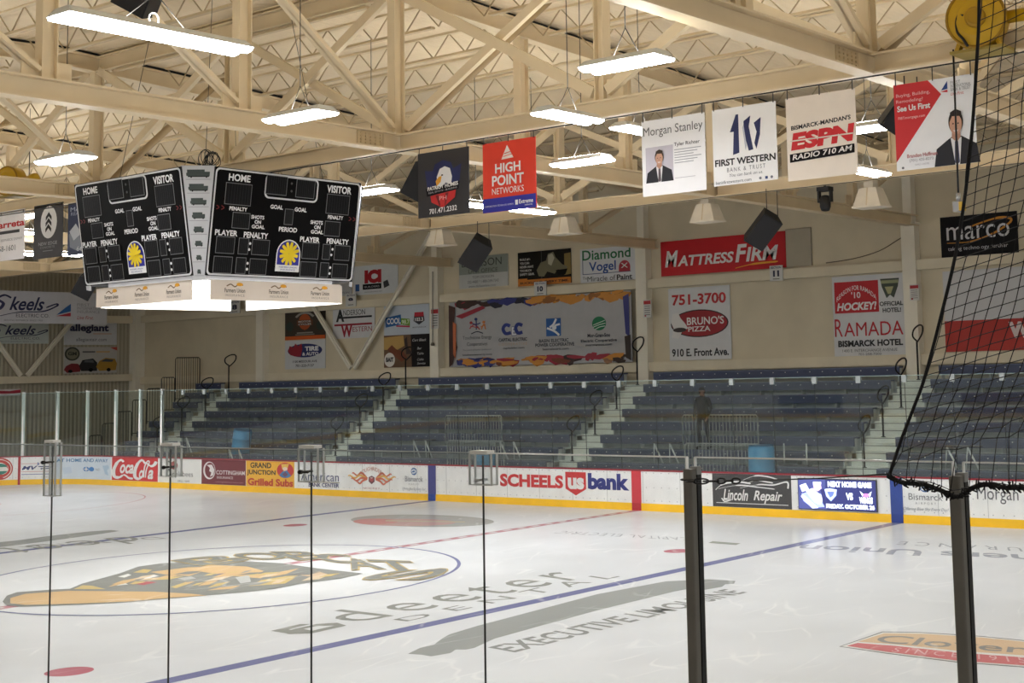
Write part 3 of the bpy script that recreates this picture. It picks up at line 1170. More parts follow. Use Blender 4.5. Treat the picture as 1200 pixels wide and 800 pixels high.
SE = BS[-1]
board = thing('dasher_board', 'white rink boards with yellow kick plate and sponsor panels round the ice', 'rink boards', (0, 0, 0))
mb = MB(); run(mb, 0, SE, 0.0, BH - 0.035, -0.12, 0.0, BW); mb.build('white_panel', board)
mb = MB(); run(mb, 0, SE, 0.0, 0.195, 0.0, 0.015, KICK); mb.build('kick_plate', board, label='yellow kick plate at the foot of the boards')
mb = MB(); run(mb, 0, SE, BH - 0.035, BH, -0.13, 0.02, RCAP); mb.build('cap_rail', board, label='dark red cap rail along the top of the boards')
mb = MB()
s = 0.6
while s < SE - 30:      # panel seams and screw rows
    if s > 8:
        p, nr = bpos(s)
        run(mb, s, s + 0.012, 0.2, BH - 0.04, 0.0, 0.003, M((186, 188, 190), 0.5))
        for q in range(5):
            for z in (0.26, 0.6, 0.98):
                c = bpos(s + 0.1 + q * 0.25)
                run(mb, s + 0.1 + q * 0.25, s + 0.122 + q * 0.25, z, z + 0.02, 0.0, 0.003, M((150, 152, 156), 0.5))
    s += 1.22
mb.build('panel_seam', board)
for x, c1, c2, lb in ((-7.7, (66, 68, 140), (20, 62, 150), 'blue stripe on the boards at the far blue line'), (0.0, (205, 52, 66), (186, 30, 44), 'red stripe on the boards at the centre line'),
                      (7.7, (36, 68, 152), (22, 56, 140), 'blue stripe on the boards at the near blue line')):
    mb = MB()
    w = 0.155
    mb.box((x - w, -0.02, 0.2), (x + w, 0.0, BH - 0.035), M(c1, 0.4))
    mb.box((x - w, -0.021, 0.0), (x + w, 0.0, 0.2), M(c2, 0.4))
    mb.build('line_stripe', board, label=lb)
mb = MB(); sg = s_of(22.5); run(mb, sg - 0.045, sg + 0.045, 0.0, BH, 0.0, 0.02, M((176, 40, 52), 0.4)); mb.build('line_stripe', board, label='thin red goal line stripe on the corner boards')


def board_frame(px0, px1, z0, z1, off=0.004):
    """Percent frame on the ice face of the boards; px0 / px1 = left and right photo columns."""
    sa, sb = s_of(px0), s_of(px1)

    def f(x, y, layer=0):
        p, n = bpos(sa + (sb - sa) * x / 100)
        return p + n * (off + 0.0022 * layer) + Vector((0, 0, z1 + (z0 - z1) * y / 100))
    return f


Z0, Z1 = 0.20, BH - 0.04


def ad(px0, px1, bg, items, label, z0=Z0, z1=Z1, nx=1):
    mb = MB()
    fr = board_frame(px0, px1, z0, z1)
    if bg:
        m = M(bg, 0.4, 0, 0.03)
        for i in range(nx):
            a, b = 100 * i / nx, 100 * (i + 1) / nx
            mb.poly([fr(a, 100, 0), fr(b, 100, 0), fr(b, 0, 0), fr(a, 0, 0)], m)
    emblem(mb, fr, items, 0, 0.4, nx=nx)
    return mb.build('advertisement', board, label=label)


NAVY, RED, WH, BK = (38, 48, 110), (206, 52, 56), (236, 236, 236), (26, 26, 28)
ad(-16, 15, None, [('e', 50, 50, 50, 50, (190, 60, 55)), ('e', 50, 50, 45, 44, (238, 236, 228)), ('e', 50, 50, 42, 40, (198, 66, 58)), ('e', 50, 50, 33, 28, (238, 236, 228)),
                   ('p', arc(50, 50, 31, 24, 20, 160), (38, 128, 112)), ('p', arc(50, 52, 31, 24, 200, 340), (38, 128, 112)),
                   ('s', [(24, 56), (34, 44), (42, 58), (52, 42), (60, 56), (70, 44), (78, 54)], 8, (240, 240, 236), 1.0)], 'round red and green badge at the far left of the boards', nx=16)
ad(24, 62, None, [('s', [(3, 30), (60, 30), (96, 30)], 2, (214, 150, 150), 1.6), ('t', 'MV', 4, 40, 48, 18, (52, 62, 118), {'b': 0.03, 'i': 0.3}), ('p', [(52, 42), (92, 42), (97, 46), (92, 54), (66, 55), (62, 58), (60, 52), (90, 50), (90, 46), (56, 46)], (52, 62, 118)),
                  ('p', [(50, 36), (53, 22), (57, 32), (54, 38)], (110, 130, 176)), ('s', [(3, 66), (50, 66), (96, 66)], 2, (214, 150, 150), 1.6), ('s', [(3, 78), (50, 78), (96, 78)], 3, (130, 140, 190), 1.6)],
   'white panel with slanted navy letters and thin red lines', nx=16)
ad(64.5, 130, (214, 226, 238), [('t', 'AT HOME AND AWAY', 2, 9, 92, 16, (62, 122, 170), {'b': 0.02}), ('e', 50, 56, 5.5, 10, (66, 132, 200)), ('r', 49, 48, 2, 16, WH), ('r', 46, 54.5, 8, 4, WH),
                                ('e', 60, 56, 5, 10, (66, 132, 200)), ('t', 'ND', 68, 52, 9, 10, (140, 146, 156), {}),
                                ('p', [(82, 40), (95, 36), (97, 50), (92, 60), (96, 82), (88, 76), (85, 56)], (178, 204, 226)), ('p', [(10, 50), (24, 46), (26, 74), (14, 80)], (200, 216, 234))],
   'pale blue sponsor panel with small cross emblem', nx=30)
ad(131.5, 185, (202, 40, 46), [
    ('s', [(26, 20), (20, 12), (11, 26), (4, 58), (6, 84), (16, 88), (24, 78)], [9, 9, 12, 14, 12, 8, 5], WH, 1.75),
    ('t', 'oca', 18, 30, 30, 40, WH, {'b': 0.03, 'i': 0.35}), ('r', 49, 40, 4, 6, WH),
    ('s', [(73, 24), (66, 10), (57, 26), (51, 58), (52, 84), (60, 90), (66, 80)], [8, 9, 12, 13, 12, 8, 5], WH, 1.75),
    ('t', 'o', 60, 52, 10, 38, WH, {'b': 0.03, 'i': 0.3}), ('s', [(74, 84), (76, 50), (82, 18), (78, 14), (72, 40), (70, 84)], 4.5, WH, 1.75), ('t', 'a', 79, 50, 12, 40, WH, {'b': 0.03, 'i': 0.3}),
    ('s', [(66, 10), (76, 22), (86, 34), (93, 28), (97, 14)], [4, 6, 10, 12, 9, 5], WH, 1.75), ('s', [(16, 86), (28, 76), (38, 88), (47, 90)], [4, 7, 9, 3], WH, 1.75)],
   'red panel with flowing white script', nx=4)
ad(186, 235.5, (232, 232, 228), [('e', 37, 28, 9, 17, (150, 62, 62)), ('p', [(36, 12), (42, 4), (44, 8), (38, 14)], (90, 110, 70)), ('s', [(22, 20), (25, 10), (28, 22)], 3, (70, 70, 72), 1.5),
                                 ('s', [(18, 78), (25, 44), (32, 78)], 5, (92, 92, 94), 1.5), ('t', 'pplebees', 34, 52, 48, 28, (92, 92, 94), {}), ('t', 'GRILL + BAR', 46, 88, 28, 8, (96, 96, 100), {})],
   'white panel with red apple and grey lettering', nx=4)
ad(236.5, 288, (112, 34, 46), [('e', 18, 44, 14, 36, (232, 226, 226)), ('e', 19.5, 43, 11.5, 31, (112, 34, 46)), ('p', [(12, 22), (24, 20), (30, 40), (28, 62), (20, 70), (23, 52), (18, 46), (20, 34)], (232, 226, 226)),
                               ('t', 'COTTINGHAM', 34, 42, 64, 17, (230, 222, 222), {'b': 0.01}), ('t', 'INSURANCE', 36, 66, 36, 10, (226, 214, 214), {}), ('t', 'cottinghaminsurance.com', 33, 86, 62, 7, (190, 140, 146), {})],
   'maroon panel with white crescent ring emblem', nx=14)
ad(288.5, 345, (240, 182, 52), [('t', 'GRAND', 9, 6, 44, 22, (40, 34, 28), {'b': 0.03}), ('t', 'JUNCTION', 2, 35, 60, 24, (40, 34, 28), {'b': 0.03}), ('t', 'Grilled Subs', 4, 68, 94, 29, (196, 64, 40), {'b': 0.04}),
                                ('e', 82, 34, 17, 30, (204, 60, 56)), ('p', [(70, 52), (78, 36), (86, 34), (94, 54), (88, 62), (76, 62)], (70, 126, 178)), ('p', [(74, 10), (90, 8), (86, 30), (80, 38), (76, 28)], (240, 196, 90)),
                                ('e', 82, 28, 5, 7, (236, 214, 196)), ('p', [(76, 50), (82, 38), (88, 50), (82, 60)], (110, 80, 110))], 'yellow panel with black and red lettering and a round emblem', nx=2)
ad(352, 398, None, [('t', 'American', 2, 36, 96, 36, (52, 60, 112), {'b': 0.0}), ('r', 0, 75, 100, 3, (150, 140, 110)), ('t', 'BANK CENTER', 22, 80, 77, 17, (52, 60, 112), {'b': 0.02})],
   'navy lettering on white boards behind the second glass bracket', z0=0.24, z1=1.0)
fl = []
for sgn in (-1, 1):
    for yy, ll in ((42, 40), (52, 50), (62, 42), (72, 30)):
        fl.append(('s', [(50 + sgn * 10, 56), (50 + sgn * (10 + ll * .35), yy - 8), (50 + sgn * (10 + ll * .6), yy + 3), (50 + sgn * (10 + ll * .85), yy - 7), (50 + sgn * (6 + ll), yy - 3)], [8, 7, 6, 4, 1], (206, 110, 84) if ll < 45 else (224, 176, 90), 1.9))
ad(411, 461, None, [('t', 'ROUGHRIDERS', 22, 10, 56, 15, (190, 120, 104), {'curve': lambda u: 22 * (2 * u - 1) ** 2})] + fl +
   [('p', [(43, 50), (50, 44), (57, 50), (57, 66), (50, 76), (43, 66)], (110, 66, 76)), ('e', 50, 58, 4.5, 9, (176, 84, 84)), ('p', [(46, 50), (54, 50), (50, 56)], (214, 190, 190)), ('t', 'HOCKEY', 30, 88, 40, 6, (190, 120, 110), {})],
   'red and gold flaming emblem on white boards', z0=0.22)
BIS = [('e', 50, 22, 12, 14, (70, 108, 164)), ('s', [(40, 22), (50, 16), (58, 22), (50, 28), (42, 27)], 5, (222, 228, 236), 1.1), ('t', 'Bismarck', 14, 40, 72, 20, (128, 130, 136), {}), ('t', 'AIRPORT', 28, 66, 44, 7, (150, 152, 156), {'sp': 1.8}),
       ('t', 'Offering Blue Sky Every Day!', 2, 82, 96, 12, (150, 158, 168), {'i': 0.4})]
ad(471, 500, None, BIS, 'small grey lettering with blue globe left of the far blue stripe', z0=0.22, z1=1.02)
ad(586, 660, None, [('t', 'SCHEELS', 0, 0, 100, 100, (204, 48, 52), {'b': 0.045})], 'bold red capitals on the white boards', z0=0.50, z1=0.86)
ad(663, 738, None, [('p', [(0, 4), (33, 4), (33, 70), (16.5, 96), (0, 70)], (204, 48, 52)), ('t', 'us', 4, 26, 26, 46, WH, {'b': 0.05}), ('t', 'bank', 36, 6, 64, 64, (44, 52, 128), {'b': 0.05})],
   'red shield and navy bold lettering on the white boards', z0=0.30, z1=0.99)
ad(835.5, 928, (64, 64, 66), [('s', [(4, 50), (12, 34), (24, 26), (36, 24), (50, 28)], [2, 5, 6, 5, 1], WH, 2.6), ('s', [(40, 18), (56, 4), (72, 6), (84, 14)], [1, 4, 4, 1], WH, 2.6), ('s', [(44, 28), (56, 18), (66, 20), (78, 24)], [1, 3, 4, 1], WH, 2.6),
                              ('s', [(36, 42), (60, 30), (78, 30), (95, 20), (96, 40)], [1, 4, 4, 5, 1], WH, 2.6), ('s', [(8, 46), (34, 34), (60, 38), (80, 42)], [1, 4, 3, 1], WH, 2.6),
                              ('t', 'Lincoln', 14, 46, 32, 34, WH, {'b': 0.02, 'i': 0.3}), ('t', 'Repair', 53, 48, 36, 38, WH, {'b': 0.02, 'i': 0.3}),
                              ('s', [(12, 74), (16, 84), (24, 78)], 4, WH, 2.6), ('r', 5, 87, 91, 2, WH)], 'dark grey panel with white car outline and script', nx=1)
ad(1057, 1113, None, BIS, 'grey lettering with blue globe right of the near blue stripe', z0=0.24, z1=1.0)
ad(1145, 1249, None, [('t', 'Morgan Stanley', 0, 0, 100, 100, (96, 98, 104), {})], 'grey lettering at the right end of the visible boards', z0=0.52, z1=0.90)
# near-side boards carry plain sponsor colours too (they reflect in the far glass)
for i, (c, w) in enumerate((((40, 48, 104), 3.4), ((214, 214, 216), 2.2), ((120, 40, 56), 3.0), ((40, 44, 90), 5.0), ((222, 214, 160), 1.2), ((34, 36, 70), 3.2), ((196, 198, 204), 3.4))):
    mb = MB(); x = -12 + i * 4.6
    mb.box((x, YN + 0.004, Z0), (x + w, YN + 0.008, Z1), M(c, 0.4)); mb.build('advertisement', board)

# LED screen set into the boards -----------------------------------------
xa, xb = on((937.5, 590), 1, 0).x, on((1028, 590), 1, 0).x
za, zb = 0.245, 0.955
led = thing('led_screen', 'lit blue and white video screen set into the boards left of the near blue stripe', 'video screen', ((xa + xb) / 2, 0, za))
mb = MB(); mb.box((xa - 0.02, -0.045, za - 0.02), (xb + 0.02, 0.0, zb + 0.02), M((52, 54, 62), 0.4)); mb.build('frame', led)
fr = flat((xa, -0.047, zb), (xb - xa, 0, 0), (0, 0, za - zb), (0, -1, 0))
LB, LW, LN = (52, 66, 128), (236, 242, 255), (36, 40, 92)
items = [('r', 0, 0, 100, 100, LN), ('r', 0, 0, 36, 100, (60, 66, 120)),
         ('p', [(2, 22), (10, 14), (14, 34), (5, 44)], LW), ('p', [(4, 50), (14, 42), (30, 48), (34, 92), (18, 96), (6, 74)], (150, 160, 220)), ('p', [(10, 40), (19, 30), (34, 62), (28, 84), (22, 78)], LW),
         ('p', [(3, 58), (7, 54), (26, 96), (18, 98)], (222, 228, 255)), ('p', [(20, 14), (30, 12), (31, 30), (26, 40), (21, 34)], (206, 176, 200)), ('p', [(20, 8), (31, 8), (31, 16), (20, 18)], (190, 196, 236)), ('p', [(30, 34), (36, 30), (36, 96), (32, 80)], LN),
         ('t', 'NEXT HOME GAME', 39, 5, 56, 19, LW, {'b': 0.06}), ('t', 'FRIDAY, OCTOBER 26', 36, 80, 62, 18, LW, {'b': 0.06}), ('t', 'VS', 62, 42, 9, 24, LW, {'b': 0.05}),
         ('p', [(35, 32), (42, 28), (51, 32), (50, 52), (43, 72), (37, 56)], (170, 186, 236)), ('p', [(38, 38), (48, 38), (46, 52), (42, 60)], (92, 108, 176)), ('r', 36, 32, 14, 7, LW),
         ('p', [(80, 34), (86, 48), (83, 52)], LW), ('p', [(95, 34), (89, 48), (93, 52)], LW), ('e', 87.5, 48, 4, 6, (214, 120, 190)), ('t', 'WINGS', 79, 54, 17, 22, LW, {'b': 0.06})]
mb = MB(); emblem(mb, fr, items, 1.9, 0.4); mb.build('screen', led)

# ================================================================== FAR GLASS
GLASS_FAR = glass_material('far_rink_glass', (0.86, 0.91, 0.90), 1.0, 0.005)
GLASS_NEAR = glass_material('near_rink_glass', (0.975, 0.985, 0.98), 0.7, 0.004)
ZG = 3.42


def pane(s0, s1, label, group, clips=True):
    p0, n0 = bpos(s0 + 0.008); p1, n1 = bpos(s1 - 0.008)
    o = -0.05
    t = thing('rink_glass', label, 'rink glass', (p0 + p1) / 2 + Vector((0, 0, BH)), group)
    a, b = p0 + n0 * o, p1 + n1 * o
    m = MB()
    lean = (n0 + n1).normalized() * 0.06          # the sheets lean slightly towards the ice
    nn = (n0 + n1).normalized() * 0.006
    za, zb = Vector((0, 0, BH)), Vector((0, 0, ZG))
    m.hexa([a - nn + za, b - nn + za, b + nn + za, a + nn + za, a - nn + zb + lean, b - nn + zb + lean, b + nn + zb + lean, a + nn + zb + lean], GLASS_FAR)
    m.build('sheet', t)
    m = MB()
    m.bar(a + lean + Vector((0, 0, ZG)), b + lean + Vector((0, 0, ZG)), 0.014, 0.012, M((150, 172, 170), 0.3)); m.build('top_edge', t)
    m = MB()
    m.bar(b + Vector((0, 0, BH)), b + lean + Vector((0, 0, ZG)), 0.012, 0.014, M((46, 54, 54), 0.4)); m.build('edge_seal', t)
    if clips:
        m = MB()
        c = b + lean + Vector((0, 0, ZG - 0.07))
        m.box(c - Vector((0.06, 0.03, 0.09)), c + Vector((0.06, 0.03, 0.08)), M((160, 168, 168), 0.4)); m.build('clip', t)
    return t


sj = s_of(728)
s_straight_end = 24 - (-21.3)
i = 0
ss = sj
seq = []
k = -10
while True:
    a = sj + 1.22 * k
    if a > s_straight_end + 9.4:
        break
    if a > 8.5:
        seq.append(a)
    k += 1
s_red = s_of(747.5)
left = right = corner = 0
rights = [a for a in seq if a + 0.61 < s_red]
for a in seq:
    mid = a + 0.61
    if a > s_straight_end - 0.3:
        lb = 'corner glass pane between white posts, %s to the left of the first white post' % ORD[min(corner, 19)]
        corner += 1
        pane(a, a + 1.22, lb, 'corner glass panes between white posts', False)
    elif mid < s_red:
        lb = 'far-side glass pane, %s to the right of the red centre stripe' % ORD[len(rights) - 1 - rights.index(a)]
        pane(a, a + 1.22, lb, 'far-side rink glass panes')
    else:
        lb = 'far-side glass pane, %s to the left of the red centre stripe' % ORD[left] if left < 20 else 'far-side glass pane'
        left += 1
        pane(a, a + 1.22, lb, 'far-side rink glass panes')
post_px = [188, 162.5, 133.5, 100, 65, 25]
for i, px in enumerate(post_px):
    p, n = bpos(s_of(px))
    c = p + n * (-0.05)
    t = thing('shield_post', 'white corner glass post, %s from the right of the six' % ORD[i], 'glass post', c + Vector((0, 0, BH)), 'white corner glass posts')
    m = MB(); m.box(c + Vector((-0.045, -0.045, BH)), c + Vector((0.045, 0.045, ZG + 0.03)), M((250, 250, 248), 0.4)); m.build('pole', t)
    m = MB(); m.box(c + Vector((-0.052, -0.052, ZG + 0.03)), c + Vector((0.052, 0.052, ZG + 0.06)), M((200, 200, 198), 0.4)); m.build('cap', t)

# ================================================================== BLEACHERS
RUN, RISE = 0.594, 0.397
NR = 9                    # rows, row 0 stands on the floor
def rowY(k): return 4.942 + RUN * (k - 1)        # front of the seat plank
def seatz(k): return 0.84 + RISE * (k - 1)
def treadz(k): return seatz(k) - 0.42


SEAT = M((66, 74, 102), 0.5, noise=0.08, scale=1.3)
SEATL = M((110, 118, 140), 0.5)
RISER = M((186, 190, 187), 0.6, noise=0.06)
STEP = M((246, 248, 240), 0.55, noise=0.08, scale=2)
aisles = [-29.7, -18.45, -6.88, 3.86, 14.6]
AW = 0.62
secs = [(-32.2, aisles[0] - AW), (aisles[0] + AW, aisles[1] - AW), (aisles[1] + AW, aisles[2] - AW), (aisles[2] + AW, aisles[3] - AW), (aisles[3] + AW, aisles[4] - AW)]
sl = ['short blue-grey bleacher section at the far left between the end railing and the first aisle', 'blue-grey bleacher section under the long flat wall, left of the blue barrel aisle',
      'blue-grey bleacher section under the wide mural banner', 'blue-grey bleacher section where the dark-clothed person stands', 'blue-grey bleacher section at the right behind the hanging net']
for (a, b), lb in zip(secs, sl):
    t = thing('bleacher_section', lb, 'bleachers', ((a + b) / 2, 4.3, -0.05), 'bleacher sections between the aisles')
    for k in range(NR):
        y, z, tz = rowY(k), seatz(k), treadz(k)
        m = MB()
        m.box((a, y - 0.28, max(-0.05, tz - RISE)), (b, y - 0.24, tz), RISER)
        m.box((a, y - 0.28, tz - 0.04), (b, min(YW - 0.36, y + RUN - 0.28), tz), RISER)
        m.build('tread', t)
        m = MB()
        m.box((a + 0.04, y, z - 0.045), (b - 0.04, y + 0.27, z), SEAT)
        m.box((a + 0.04, y, z - 0.27), (b - 0.04, y + 0.035, z - 0.045), SEAT)
        m.box((a + 0.04, y - 0.004, z - 0.03), (b - 0.04, y, z), SEATL)
        n = int((b - a) / 0.46)
        for q in range(n):
            cx = a + 0.3 + q * 0.46
            m.box((cx, y - 0.006, z - 0.12), (cx + 0.03, y, z - 0.09), M((210, 214, 216), 0.4))
        nl = int((b - a) / 1.8) + 1
        for q in range(nl + 1):
            cx = a + 0.1 + (b - a - 0.2) * q / nl
            m.box((cx - 0.02, y + 0.05, tz), (cx + 0.02, y + 0.25, z - 0.045), RISER)
        m.build('bench', t)
RAILM = M((34, 34, 36), 0.4, 0.4)
al = ['first aisle stairs from the left, pale steps near the end railing', 'second aisle stairs from the left, pale steps ending left of the mural', 'third aisle stairs from the left, pale steps ending at the right end of the mural',
      'fourth aisle stairs from the left, pale steps under the hotel poster', 'fifth aisle stairs outside the right edge of the picture']
for x, lb in zip(aisles, al):
    t = thing('aisle_stairs', lb, 'stairs', (x, 4.3, -0.05), 'pale bleacher aisle stairs')
    for k in range(NR):
        for hf in (0, 1):
            y = rowY(k) - 0.28 + hf * RUN / 2
            z = treadz(k) - (RISE / 2) * (1 - hf) + (0 if hf else 0)
            m = MB()
            m.box((x - AW, y, -0.05), (x + AW, min(YW - 0.36, y + RUN / 2), z), STEP)
            m.box((x - AW, y - 0.02, z - 0.03), (x + AW, min(YW - 0.36, y + RUN / 2), z + 0.012), STEP)
            m.box((x - AW, y - 0.022, z - 0.045), (x + AW, y, z - 0.028), M((110, 112, 108), 0.6))
            m.build('step', t)
hl = ['left', 'second', 'third', 'fourth', 'fifth']
for ai, x in enumerate(aisles):
    for j, (k, hgt) in enumerate(((8, 1.15), (6, 0.95), (4, 0.95), (2, 0.95))):
        y = rowY(k) - 0.05
        z = treadz(k)
        t = thing('aisle_handrail', 'black looped handrail post in the %s aisle, %s from the top' % (['first', 'second', 'third', 'fourth', 'fifth'][ai], ORD[j]), 'handrail', (x, y, z), 'black looped aisle handrails')
        m = MB(); m.tube([(x, y, z), (x, y, z + hgt)], 0.03, RAILM, 8); m.lathe((x, y, z), [(0.07, 0), (0.07, 0.012), (0.03, 0.03)], RAILM, 10); m.build('post', t)
        m = MB()
        c = Vector((x, y + 0.05, z + hgt))
        lp = [c + Vector((0, 0, 0)), c + Vector((-0.05, -0.20, 0.16)), c + Vector((0, -0.22, 0.36)), c + Vector((0.04, 0.06, 0.50)), c + Vector((0.05, 0.28, 0.46)), c + Vector((0.03, 0.26, 0.24))]
        m.tube(smooth_path([tuple(q) for q in lp + [lp[0]]], 4)[:-1], 0.026, RAILM, 7, closed=True); m.build('loop', t)

# stepped railing at the left end of the stands --------------------------
t = thing('end_railing', 'black stepped bar railing climbing the left end of the bleachers', 'railing', (-32.35, 4.7, -0.05))
xr = -32.4
for gi, (k0, k1) in enumerate(((0, 1), (1, 2.2), (2.2, 3.4), (3.4, 4.6), (4.6, 5.8), (5.8, 7), (7, 9.2))):
    ya, yb_ = rowY(k0) - 0.3, rowY(k1) - 0.34
    zt = treadz(k1) + 1.12
    zb_ = treadz(k0) + 0.06
    m = MB()
    m.tube([(xr, ya, zb_), (xr, ya, zt - 0.06), (xr, ya + 0.06, zt), (xr, yb_ - 0.06, zt), (xr, yb_, zt - 0.06), (xr, yb_, zb_)], 0.022, RAILM, 6)
    m.tube([(xr, ya, zb_ + 0.1), (xr, yb_, zb_ + 0.1)], 0.018, RAILM, 6)
    n = max(3, int((yb_ - ya) / 0.115))
    for q in range(1, n):
        y = ya + (yb_ - ya) * q / n
        m.tube([(xr, y, zb_ + 0.1), (xr, y, zt)], 0.012, RAILM, 5)
    m.build('rail_panel', t)

# crowd barriers standing in the rows ------------------------------------
def barrier(x0, x1, k, label):
    y = rowY(k) - 0.14; z = treadz(k)
    t = thing('crowd_barrier', label, 'barrier', ((x0 + x1) / 2, y, z), 'pale barred crowd barriers in the bleachers')
    c = M((186, 190, 188), 0.4, 0.1)
    m = MB()
    m.tube([(x0, y, z), (x0, y, z + 1.0), (x0 + 0.06, y, z + 1.06), (x1 - 0.06, y, z + 1.06), (x1, y, z + 1.0), (x1, y, z)], 0.022, c, 6)
    m.tube([(x0, y, z + 0.14), (x1, y, z + 0.14)], 0.018, c, 6)
    m.build('frame', t)
    n = int((x1 - x0) / 0.125)
    for q in range(1, n):
        x = x0 + (x1 - x0) * q / n
        m = MB(); m.tube([(x, y, z + 0.14), (x, y, z + 1.06)], 0.012, c, 5); m.build('bar', t)


def bx(px, k):
    return on((px, 500), 1, rowY(k) - 0.14).x


barrier(bx(802, 1), bx(890, 1), 1, 'barred crowd barrier left of the right-hand blue barrel, front one')
barrier(bx(800, 3), bx(888, 3), 3, 'barred crowd barrier in front of the dark-clothed person')
barrier(bx(524, 1), bx(590, 1), 1, 'barred crowd barrier above the middle blue barrel, front one')
barrier(bx(522, 3), bx(588, 3), 3, 'barred crowd barrier above the middle blue barrel, rear one')

# blue barrels -----------------------------------------------------------
BB = M((84, 172, 226), 0.4, noise=0.08)
for px, k, lb, rr, hh, tl in ((288, 2, 'tilted blue plastic barrel in the seats at the left', 0.36, 0.95, 0.16), (575, 1, 'blue plastic barrel below the middle barriers', 0.33, 0.62, 0), (897, 1, 'blue plastic barrel right of the right-hand barriers', 0.38, 1.02, 0)):
    y = rowY(k) - 0.02; x = on((px, 510), 1, y).x; z = treadz(k)
    # stands in the foot space, its back against the next seat front
    t = thing('barrel', lb, 'barrel', (x, y - 0.25, z), 'blue plastic barrels')
    m = MB()
    pr = [(rr * 0.92, 0), (rr, 0.05), (rr, hh * 0.3), (rr * 1.04, hh * 0.32), (rr, hh * 0.35), (rr, hh * 0.64), (rr * 1.04, hh * 0.66), (rr, hh * 0.69), (rr, hh * 0.93), (rr * 0.92, hh)]
    m.lathe((x, y - 0.25, z), pr, BB, 24, (tl, 0, 1)); m.build('body', t)
    m = MB(); m.lathe(Vector((x, y - 0.25, z)) + Vector((tl, 0, 1)).normalized() * hh, [(rr * 0.95, 0), (rr * 0.95, 0.03), (rr * 0.8, 0.035)], M((52, 116, 160), 0.4), 24, (tl, 0, 1)); m.build('lid', t)

# small bright metal stands ----------------------------------------------
CHR = M((244, 246, 246), 0.3, 0.1)
for px, py, k, lb, two in ((218, 508, 2, 'chrome legs standing in the seats at the far left', 1), (279, 552, 1, 'short chrome legs low behind the boards at the left', 1), (497, 518, 2, 'chrome angled legs left of the middle barriers', 0),
                           (600, 516, 2, 'chrome angled legs right of the middle barriers', 0), (782, 518, 2, 'chrome angled legs left of the right-hand barriers', 0), (932, 531, 2, 'pair of upright chrome bars right of the right-hand barrel', 2),
                           (1129, 522, 2, 'chrome angled legs behind the net and right post', 0)):
    y = rowY(k) - 0.14; z = treadz(k); c = on((px, py), 1, y)
    t = thing('folding_stand', lb, 'folding stand', (c.x, y, z), 'small bright folding stands in the seats')
    w, h = 0.26, 0.62 if k else 0.5
    if two == 2:
        for s in (-1, 1):
            m = MB(); m.tube([(c.x + s * 0.38, y, z), (c.x + s * 0.38, y, z + 0.66)], 0.022, CHR, 6); m.build('leg', t)
    else:
        for s in (-1, 1):
            m = MB(); m.tube([(c.x + s * 0.3 - 0.14, y - 0.1, z + h), (c.x + s * 0.3 + 0.16, y - 0.05, z)], 0.026, CHR, 6)
            m.tube([(c.x + s * 0.3 - 0.14, y - 0.1, z + h), (c.x + s * 0.3 - 0.3, y + 0.1, z)], 0.016, CHR, 6); m.build('leg', t)
    m = MB(); m.box((c.x - 0.5, y - 0.12, z + (0.02 if two == 2 else h)), (c.x + 0.5, y + 0.1, z + (0.05 if two == 2 else h + 0.035)), M((60, 56, 54), 0.5)); m.build('top_board', t)
# ================================================================== SCOREBOARD
SCX, SCY, HW, DT, DB, ZT, ZB = 0.0, -13.12, 1.702, 2.131, 1.854, 7.516, 5.577
sb = thing('scoreboard', 'black four-sided hockey scoreboard hanging over centre ice', 'scoreboard', (SCX, SCY, ZB - 0.55))
SBK, LINE, LED, TXT = (9, 9, 10), (216, 218, 220), (28, 28, 30), (240, 241, 242)


def homog(quad):
    """Map picture points of a face to percent coordinates of that face."""
    A, b = [], []
    for (x, y), (u, v) in zip(quad, ((0, 0), (100, 0), (100, 100), (0, 100))):
        A.append([x, y, 1, 0, 0, 0, -u * x, -u * y]); b.append(u)
        A.append([0, 0, 0, x, y, 1, -v * x, -v * y]); b.append(v)
    h = np.linalg.solve(np.array(A, float), np.array(b, float))
    return lambda x, y: (float((h[0] * x + h[1] * y + h[2]) / (h[6] * x + h[7] * y + 1)), float((h[3] * x + h[4] * y + h[5]) / (h[6] * x + h[7] * y + 1)))


H = homog([(113, 70), (862, 150), (806, 670), (48, 638)])     # layout measured on the right face


def bxp(x0, y0, x1, y1):
    """percent box (x, y, w, h) of a measured, slightly skewed rectangle."""
    cs = [H(x0, y0), H(x1, y0), H(x1, y1), H(x0, y1)]
    m = H((x0 + x1) / 2, (y0 + y1) / 2)
    w = abs(H(x1, (y0 + y1) / 2)[0] - H(x0, (y0 + y1) / 2)[0]); h = abs(H((x0 + x1) / 2, y1)[1] - H((x0 + x1) / 2, y0)[1])
    return m[0] - w / 2, m[1] - h / 2, w, h


def rrect(x, y, w, h, r=4, ax=1.75):
    pts = []
    for cx, cy, a in ((x + w - r / ax, y + r, 90), (x + r / ax, y + r, 180), (x + r / ax, y + h - r, 270), (x + w - r / ax, y + h - r, 360)):
        a0 = {90: 0, 180: 90, 270: 180, 360: 270}[a]
        for i in range(6):
            an = math.radians(a0 + 90 * i / 5)
            pts.append((cx + r / ax * math.cos(an), cy - r * math.sin(an)))
    return pts


